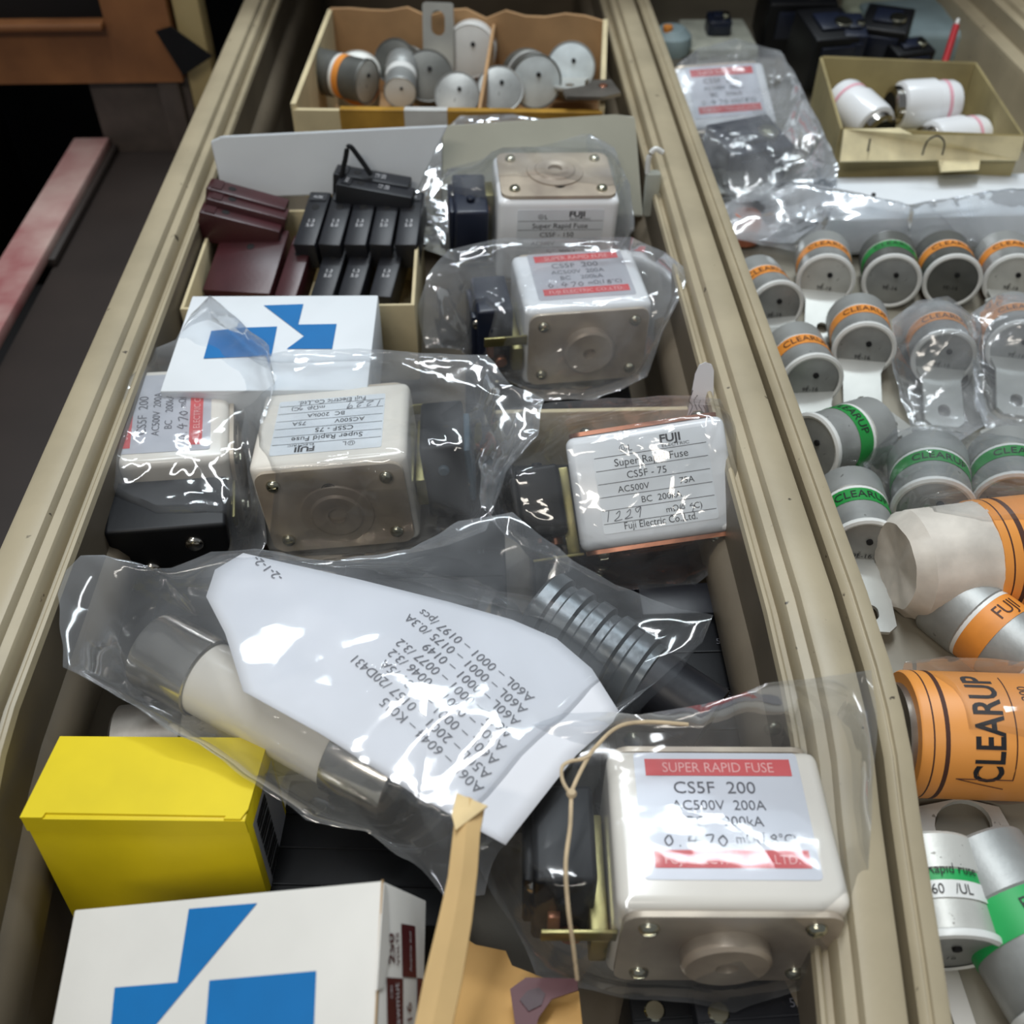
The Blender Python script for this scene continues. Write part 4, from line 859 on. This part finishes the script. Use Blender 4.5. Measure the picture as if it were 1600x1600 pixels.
# ---------------------------------------------------------------- clear bags
bpy.context.view_layer.update()
def collect(objs):
    vs, fs = [], []
    for r in objs:
        for o in [r]+list(r.children_recursive):
            if o.type != 'MESH': continue
            M = o.matrix_world; k = len(vs)
            vs += [Vector((p.x/S, p.y/S, p.z/S-Z0)) for p in (M @ v.co for v in o.data.vertices)]
            fs += [[i+k for i in p.vertices] for p in o.data.polygons]
    return BVHTree.FromPolygons(vs, fs) if vs else None
def inside(px, py, poly):
    n = len(poly); c = False; j = n-1
    for i in range(n):
        xi, yi = poly[i]; xj, yj = poly[j]
        if (yi > py) != (yj > py) and px < (xj-xi)*(py-yi)/(yj-yi)+xi: c = not c
        j = i
    return c
def field(outline, tree, step, up=True, clear=.1, sag=.004, dil=1, iters=500):
    xs = [p.x for p in outline]; ys = [p.y for p in outline]
    x0, x1, y0, y1 = min(xs)-.6, max(xs)+.6, min(ys)-.6, max(ys)+.6
    nx = int((x1-x0)/step)+2; ny = int((y1-y0)/step)+2; poly = [(p.x, p.y) for p in outline]
    ob = np.full((nx, ny), -1e3); ins = np.zeros((nx, ny), bool); base = np.zeros((nx, ny)); ox = np.array(xs); oy = np.array(ys); oz = np.array([p.z for p in outline])
    for i in range(nx):
        for j in range(ny):
            x = x0+i*step; y = y0+j*step; ins[i, j] = inside(x, y, poly)
            d2 = (ox-x)**2+(oy-y)**2; w_ = 1/(d2+.01)**1.5; base[i, j] = (w_*oz).sum()/w_.sum()
            if tree and ins[i, j]:
                h = tree.ray_cast(Vector((x, y, 60 if up else -60)), Vector((0, 0, -1 if up else 1)))
                if h[0] is not None: ob[i, j] = h[0].z if up else -h[0].z
    for _ in range(dil):
        o2 = ob.copy()
        for dx in (-1, 0, 1):
            for dy in (-1, 0, 1): o2 = np.maximum(o2, np.roll(np.roll(ob, dx, 0), dy, 1))
        ob = o2
    ob = np.where(ins, ob+clear, -1e3); g = base if up else -base; h = np.maximum(g, ob)
    for _ in range(iters):
        a = (np.roll(h, 1, 0)+np.roll(h, -1, 0)+np.roll(h, 1, 1)+np.roll(h, -1, 1))/4-sag
        h = np.where(ins, np.maximum(a, ob), g)
    # soften the sharpest corners
    for _ in range(2):
        a = (np.roll(h, 1, 0)+np.roll(h, -1, 0)+np.roll(h, 1, 1)+np.roll(h, -1, 1))/4
        h = np.where(ins, np.maximum(.5*h+.5*a, ob-clear*.5), g)
    if not up: h = -h
    def f(x, y):
        fx = min(max((x-x0)/step, 0), nx-1.001); fy = min(max((y-y0)/step, 0), ny-1.001); i = int(fx); j = int(fy); a = fx-i; c = fy-j
        return (h[i, j]*(1-a)+h[i+1, j]*a)*(1-c)+(h[i, j+1]*(1-a)+h[i+1, j+1]*a)*c
    return f
def crumple(x, y, seed, amp, fr):
    fr *= .8
    v = 0; q = Vector((x*.35*fr+seed, y*.35*fr, seed*1.7)); wx = noise.noise(q)*.7; wy = noise.noise(q+Vector((7, 3, 1)))*.7
    rnd = random.Random(seed)
    for k in range(6):
        a = rnd.uniform(0, math.pi); f = fr*(.28+.22*k); ph = rnd.uniform(0, 6)
        s = (math.cos(a)*(x+wx)+math.sin(a)*(y+wy))*f+ph
        s = abs((s % 2)-1); m_ = .5+.9*noise.noise(Vector((x*.25, y*.25, k*3+seed)))
        v += (s-.5)*max(0, m_)/(1+.5*k)
    return v*amp
def bag(label, outline, objs, m, amp=.16, fr=1.0, seed=1, step=.28, clear=.12, rings=46, N=200, center=None, sag=.004, under=True, dil=1, name='clear_bag', cat='bag', edge=.12):
    pts = []; k = len(outline); W3 = [P(u, v, z) for u, v, z in outline]
    tot = sum((W3[(i+1) % k]-W3[i]).length for i in range(k))
    for i in range(k):
        a, c = W3[i], W3[(i+1) % k]; n = max(1, int(N*(c-a).length/tot))
        for j in range(n): pts.append(a.lerp(c, j/n))
    for i, p in enumerate(pts):
        q = Vector((p.x*.8, p.y*.8, seed)); p.x += edge*noise.noise(q*1.1); p.y += edge*noise.noise(q*1.1+Vector((5, 5, 5)))
    cen = P(*center) if center else sum(pts, Vector())/len(pts)
    tree = collect(objs) if objs else None
    bm = NB(); n = len(pts); top = field(pts, tree, step, True, clear, sag, dil)
    surfs = [(top, 1)]
    if under: surfs.append((field(pts, tree, step, False, .05, 0, 1, 200), -1))
    rim = [bm.verts.new(p) for p in pts]
    for fn, sg in surfs:
        prev = rim
        for r in range(rings-1, 0, -1):
            t = (r/rings)**.9; cur = []
            for i, p in enumerate(pts):
                x = cen.x+(p.x-cen.x)*t; y = cen.y+(p.y-cen.y)*t; z = fn(x, y)
                e = min(1, (1-t)*6); z = p.z*(1-e)+z*e
                if sg > 0: z += (crumple(x, y, seed, amp, fr)+amp*.6)*e
                cur.append(bm.verts.new((x, y, z)))
            for i in range(n): bm.faces.new((prev[i], prev[(i+1) % n], cur[(i+1) % n], cur[i]))
            prev = cur
        c0 = bm.verts.new((cen.x, cen.y, fn(cen.x, cen.y)))
        for i in range(n): bm.faces.new((prev[i], prev[(i+1) % n], c0))
    o = link(name, bm, m, world=True, smooth=50)
    return tag(o, label, cat)
bag('clear crumpled bag around the front red-banded fuse, reaching over the rail', [(735, 1330, -2), (740, 1210, -1.5), (790, 1150, -.5), (880, 1110, 0), (1000, 1118, 0), (1100, 1100, .5), (1200, 1068, 1), (1300, 1055, 1.2), (1363, 1046, 1.2), (1368, 1110, .9), (1362, 1300, -.6), (1358, 1400, -1.8), (1340, 1470, -3), (1270, 1545, -4.5), (1150, 1580, -4.8), (1000, 1560, -4.6), (900, 1545, -4.4), (835, 1525, -4.2), (795, 1440, -3.5)], [fE], film_e, amp=.06, fr=.8, seed=3, clear=.12)
bag('thin clear film bag around the tilted 75A fuse', [(748, 720, -3), (790, 640, -2), (860, 628, -1.5), (960, 622, -1), (1080, 618, -.8), (1150, 628, -.9), (1172, 690, -1.2), (1178, 800, -2.4), (1165, 860, -3.6), (1090, 910, -4.8), (970, 925, -4.8), (880, 880, -4.2), (790, 840, -3.6), (752, 790, -3.2)], [fD], film_a, amp=.09, fr=1.0, seed=8)
bag('crumpled clear bag around the sideways fuse at the left rail', [(135, 740, -3.4), (140, 680, -2.6), (180, 620, -1.8), (230, 550, -1.4), (275, 530, -1.2), (300, 490, -.9), (330, 462, -.6), (360, 490, -.6), (420, 540, -.6), (430, 600, -1), (400, 700, -1.8), (415, 850, -4.6), (380, 900, -5.2), (260, 905, -5.2), (160, 860, -4.8)], [fC], film_b, amp=.17, fr=1.0, seed=5)
bag('clear bag with folded top around the upside-down labelled fuse', [(385, 560, -1.2), (440, 548, -.8), (560, 545, -.8), (680, 552, -.8), (760, 556, -.9), (800, 600, -1.2), (850, 625, -1.6), (840, 680, -2), (790, 740, -2.8), (760, 830, -3.6), (700, 850, -4.6), (560, 880, -5.4), (430, 875, -5.4), (395, 800, -4.6), (378, 680, -2.6)], [fC1], film_b, amp=.15, fr=1.0, seed=12)
bag('clear crumpled bag around the red-banded fuse in the middle distance', [(652, 480, -3), (670, 430, -2), (700, 390, -1.4), (790, 372, -1.2), (900, 372, -1), (985, 370, -.8), (1040, 395, -.8), (1078, 425, -.8), (1060, 470, -1.2), (1035, 520, -2.6), (1010, 590, -4.5), (930, 625, -5), (850, 625, -5), (780, 590, -5), (740, 545, -4.6), (668, 545, -4.4)], [fB], film_b, amp=.2, fr=1.0, seed=21)
bag('clear crumpled bag around the farthest rectangular fuse', [(640, 330, -2.6), (655, 260, -1.6), (690, 205, -.6), (720, 180, 0), (800, 178, .3), (900, 195, .3), (960, 230, .1), (985, 290, -.4), (992, 360, -1.6), (960, 400, -3), (850, 405, -3.6), (720, 410, -3.6), (650, 385, -3.4), (622, 350, -2.6)], [fA], film_b, amp=.2, fr=.9, seed=33)

# the large flat bag with its paper slip
pout = [(322, 932, .1), (336, 890, .1), (380, 864, .1), (440, 878, .1), (560, 905, .0), (700, 940, -.1), (800, 968, -.2), (870, 998, -.3), (925, 1045, -.4), (966, 1110, -.5), (958, 1128, -.5), (900, 1180, -.4), (790, 1320, -.5), (720, 1282, -.3), (640, 1236, -.1), (500, 1146, .1), (380, 1080, .1), (352, 990, .1)]
def slip_mesh():
    W3 = [P(u, v, z) for u, v, z in pout]; bm = NB(); n = 12
    pts = []
    for i in range(len(W3)):
        a, c = W3[i], W3[(i+1) % len(W3)]
        for j in range(6): pts.append(a.lerp(c, j/6))
    cen = P(620, 1060, .3); prev = [bm.verts.new(p) for p in pts]
    def hz(x, y, z0, e): return z0*(1-e)+.25*e+.12*noise.noise(Vector((x*.25, y*.25, 1)))
    for r in range(n-1, 0, -1):
        t = r/n; cur = []
        for p in pts:
            x = cen.x+(p.x-cen.x)*t; y = cen.y+(p.y-cen.y)*t; cur.append(bm.verts.new((x, y, hz(x, y, p.z, 1-t))))
        for i in range(len(pts)): bm.faces.new((prev[i], prev[(i+1) % len(pts)], cur[(i+1) % len(pts)], cur[i]))
        prev = cur
    c0 = bm.verts.new((cen.x, cen.y, hz(cen.x, cen.y, 0, 1)))
    for i in range(len(pts)): bm.faces.new((prev[i], prev[(i+1) % len(pts)], c0))
    return bm
slip = tag(link('paper_slip', slip_mesh(), paper, world=True, smooth=180), 'large white paper slip printed with part numbers inside the big clear bag', 'paper')
sl = slip.modifiers.new('thickness', 'SOLIDIFY'); sl.thickness = .0002
bpy.context.view_layer.update(); stree = collect([slip])
b = NB()
lines = ['A06B – 6044 – K015', 'A50L – 2001 – 0157 /20D431', 'A60L – 0001 – 0031 /5A', 'A60L – 0001 – 0046 /3.2', 'A60L – 0001 – 0077 /3.2', 'A60L – 0001 – 0149', 'A60L – 0001 – 0175 /0.3A', 'A60L – 0001 – 0197 /pcs']
o0 = P(757, 1222, 0); dx = (P(604, 1096, 0)-P(757, 1222, 0)); LW = dx.length; dx.normalize(); dy = Vector((-dx.y, dx.x, 0))
ln = (P(832, 1082, 0)-P(752, 1222, 0)); sp = -ln.dot(dy)/7; sk = ln.dot(dx)/7
kx = None
for k, s in enumerate(lines):
    t = NB(); txt(t, s, .43, I(), 'LEFT', 1.0, bold=-.004)
    if kx is None: kx = LW/max(v.co.x for v in t.verts)
    for v in t.verts: v.co.x *= kx
    for v in t.verts:
        q = o0+dx*(v.co.x+sk*k)+dy*(v.co.y-sp*k); h = stree.ray_cast(Vector((q.x, q.y, 30)), Vector((0, 0, -1)))
        v.co = Vector((q.x, q.y, (h[0].z if h[0] is not None else .2)+.03))
    merge(b, t, None)
t = NB(); txt(t, '-2-1-2-', .42, I(), 'LEFT', 1.3)
o1 = P(445, 905, 0)
for v in t.verts:
    q = o1+dx*v.co.x*.9+dy*v.co.y+Vector((0, 0, 0)); h = stree.ray_cast(Vector((q.x, q.y, 30)), Vector((0, 0, -1))); v.co = Vector((q.x, q.y, (h[0].z if h[0] is not None else .2)+.03))
merge(b, t, None)
o = link('lettering', b, ink_grey, None, world=True, smooth=0); o.parent = slip
bag('large flat clear bag across the drawer holding a tube fuse and printed slip', [(90, 930, -.8), (105, 890, -.6), (128, 868, -.4), (165, 866, -.4), (202, 877, -.5), (242, 890, -.6), (270, 888, -.6), (330, 862, -.3), (400, 858, -.3), (520, 878, -.4), (640, 858, -.8), (720, 815, -1.2), (800, 800, -1.4), (860, 850, -1.4), (960, 915, -1.3), (1060, 950, -1), (1112, 962, -.8), (1100, 1000, -1), (1040, 1050, -1.4), (975, 1110, -1.6), (930, 1160, -1.6), (850, 1240, -1.6), (780, 1330, -1.8), (755, 1400, -2.4), (700, 1405, -2.6), (640, 1345, -2.4), (570, 1300, -2.2), (480, 1280, -2), (380, 1215, -1.6), (300, 1160, -1.4), (200, 1100, -1.2), (100, 1040, -1)], [tf, tf2, slip], film_f, amp=.15, fr=.8, seed=41, clear=.1, N=280, rings=64, center=(600, 1060, 0), dil=1)
# second drawer films
rfs = [o for o in bpy.data.objects if o.parent is None and o.name.startswith('round_fuse')]
def near(u, v, r=3.0, z=-4):
    p = P(u, v, z); return [o for o in rfs if ((o.location.x/S-p.x)**2+(o.location.y/S-p.y)**2)**.5 < r]
bag('clear bag around the pale orange-banded round fuse in the second drawer', [(1395, 500, -3.5), (1430, 470, -2.8), (1480, 462, -2.6), (1530, 500, -3), (1530, 580, -4), (1545, 660, -5), (1500, 690, -5), (1430, 685, -5), (1405, 620, -4.8), (1392, 560, -4.2)], near(1475, 560, 1.2), film_c, amp=.12, fr=1.5, seed=51)
bag('clear bag around the round fuse at the right edge of the second drawer', [(1520, 560, -3.8), (1520, 490, -2.8), (1560, 460, -2.4), (1640, 455, -2.4), (1700, 520, -3), (1700, 640, -4.6), (1620, 690, -5), (1545, 685, -5), (1525, 630, -4.6)], near(1592, 545, 1.2), film_c, amp=.2, fr=1.5, seed=53)
bag('clear bag over the green-banded fuses and the paper-wrapped orange tube', [(1340, 700, -4.2), (1400, 670, -3.4), (1470, 672, -3), (1560, 678, -2.8), (1680, 700, -2.6), (1700, 800, -3), (1700, 930, -4.6), (1580, 938, -5), (1480, 942, -5), (1400, 920, -5), (1388, 850, -4.8), (1350, 780, -4.6)], [tb2]+near(1460, 800, 1.2)+near(1590, 790, 1.2), film_a, amp=.08, fr=1.3, seed=57)
bag('tight clear bag around the lettered orange tube fuse', [(1400, 1090, -3.6), (1418, 1035, -2.4), (1480, 1022, -2.2), (1600, 1034, -2.2), (1720, 1050, -2.4), (1720, 1180, -4), (1700, 1262, -5.2), (1560, 1256, -5.2), (1450, 1240, -5.1), (1425, 1160, -4.6)], [tb], film_e, amp=.04, fr=1.2, seed=61)
bag('milky plastic bag with a rectangular fuse and navy switch by the rail at the back', [(1030, 200, -2), (1050, 110, -1.2), (1090, 75, -.8), (1150, 60, -.4), (1220, 80, -.4), (1250, 130, -.8), (1285, 200, -1.4), (1310, 260, -2), (1300, 330, -3), (1240, 380, -4), (1160, 375, -4.5), (1110, 300, -4), (1060, 260, -3)], [fG]+[o for o in bpy.data.objects if o.parent is None and 'navy switch' in o.get('label', '')], film_c, amp=.2, fr=.7, seed=65)
bag('milky film sheet spread over the white carton before the far row of fuses', [(1135, 370, -4.2), (1130, 320, -3.6), (1200, 285, -2.9), (1310, 300, -2.2), (1420, 320, -2.2), (1600, 295, -2.2), (1700, 300, -2.2), (1700, 390, -4), (1590, 395, -4.4), (1480, 380, -4.4), (1380, 392, -4.6), (1250, 395, -4.8)], [wb, og], film_d, amp=.14, fr=.9, seed=69, under=False, name='plastic_sheet', cat='plastic sheet')
bpy.context.view_layer.update()
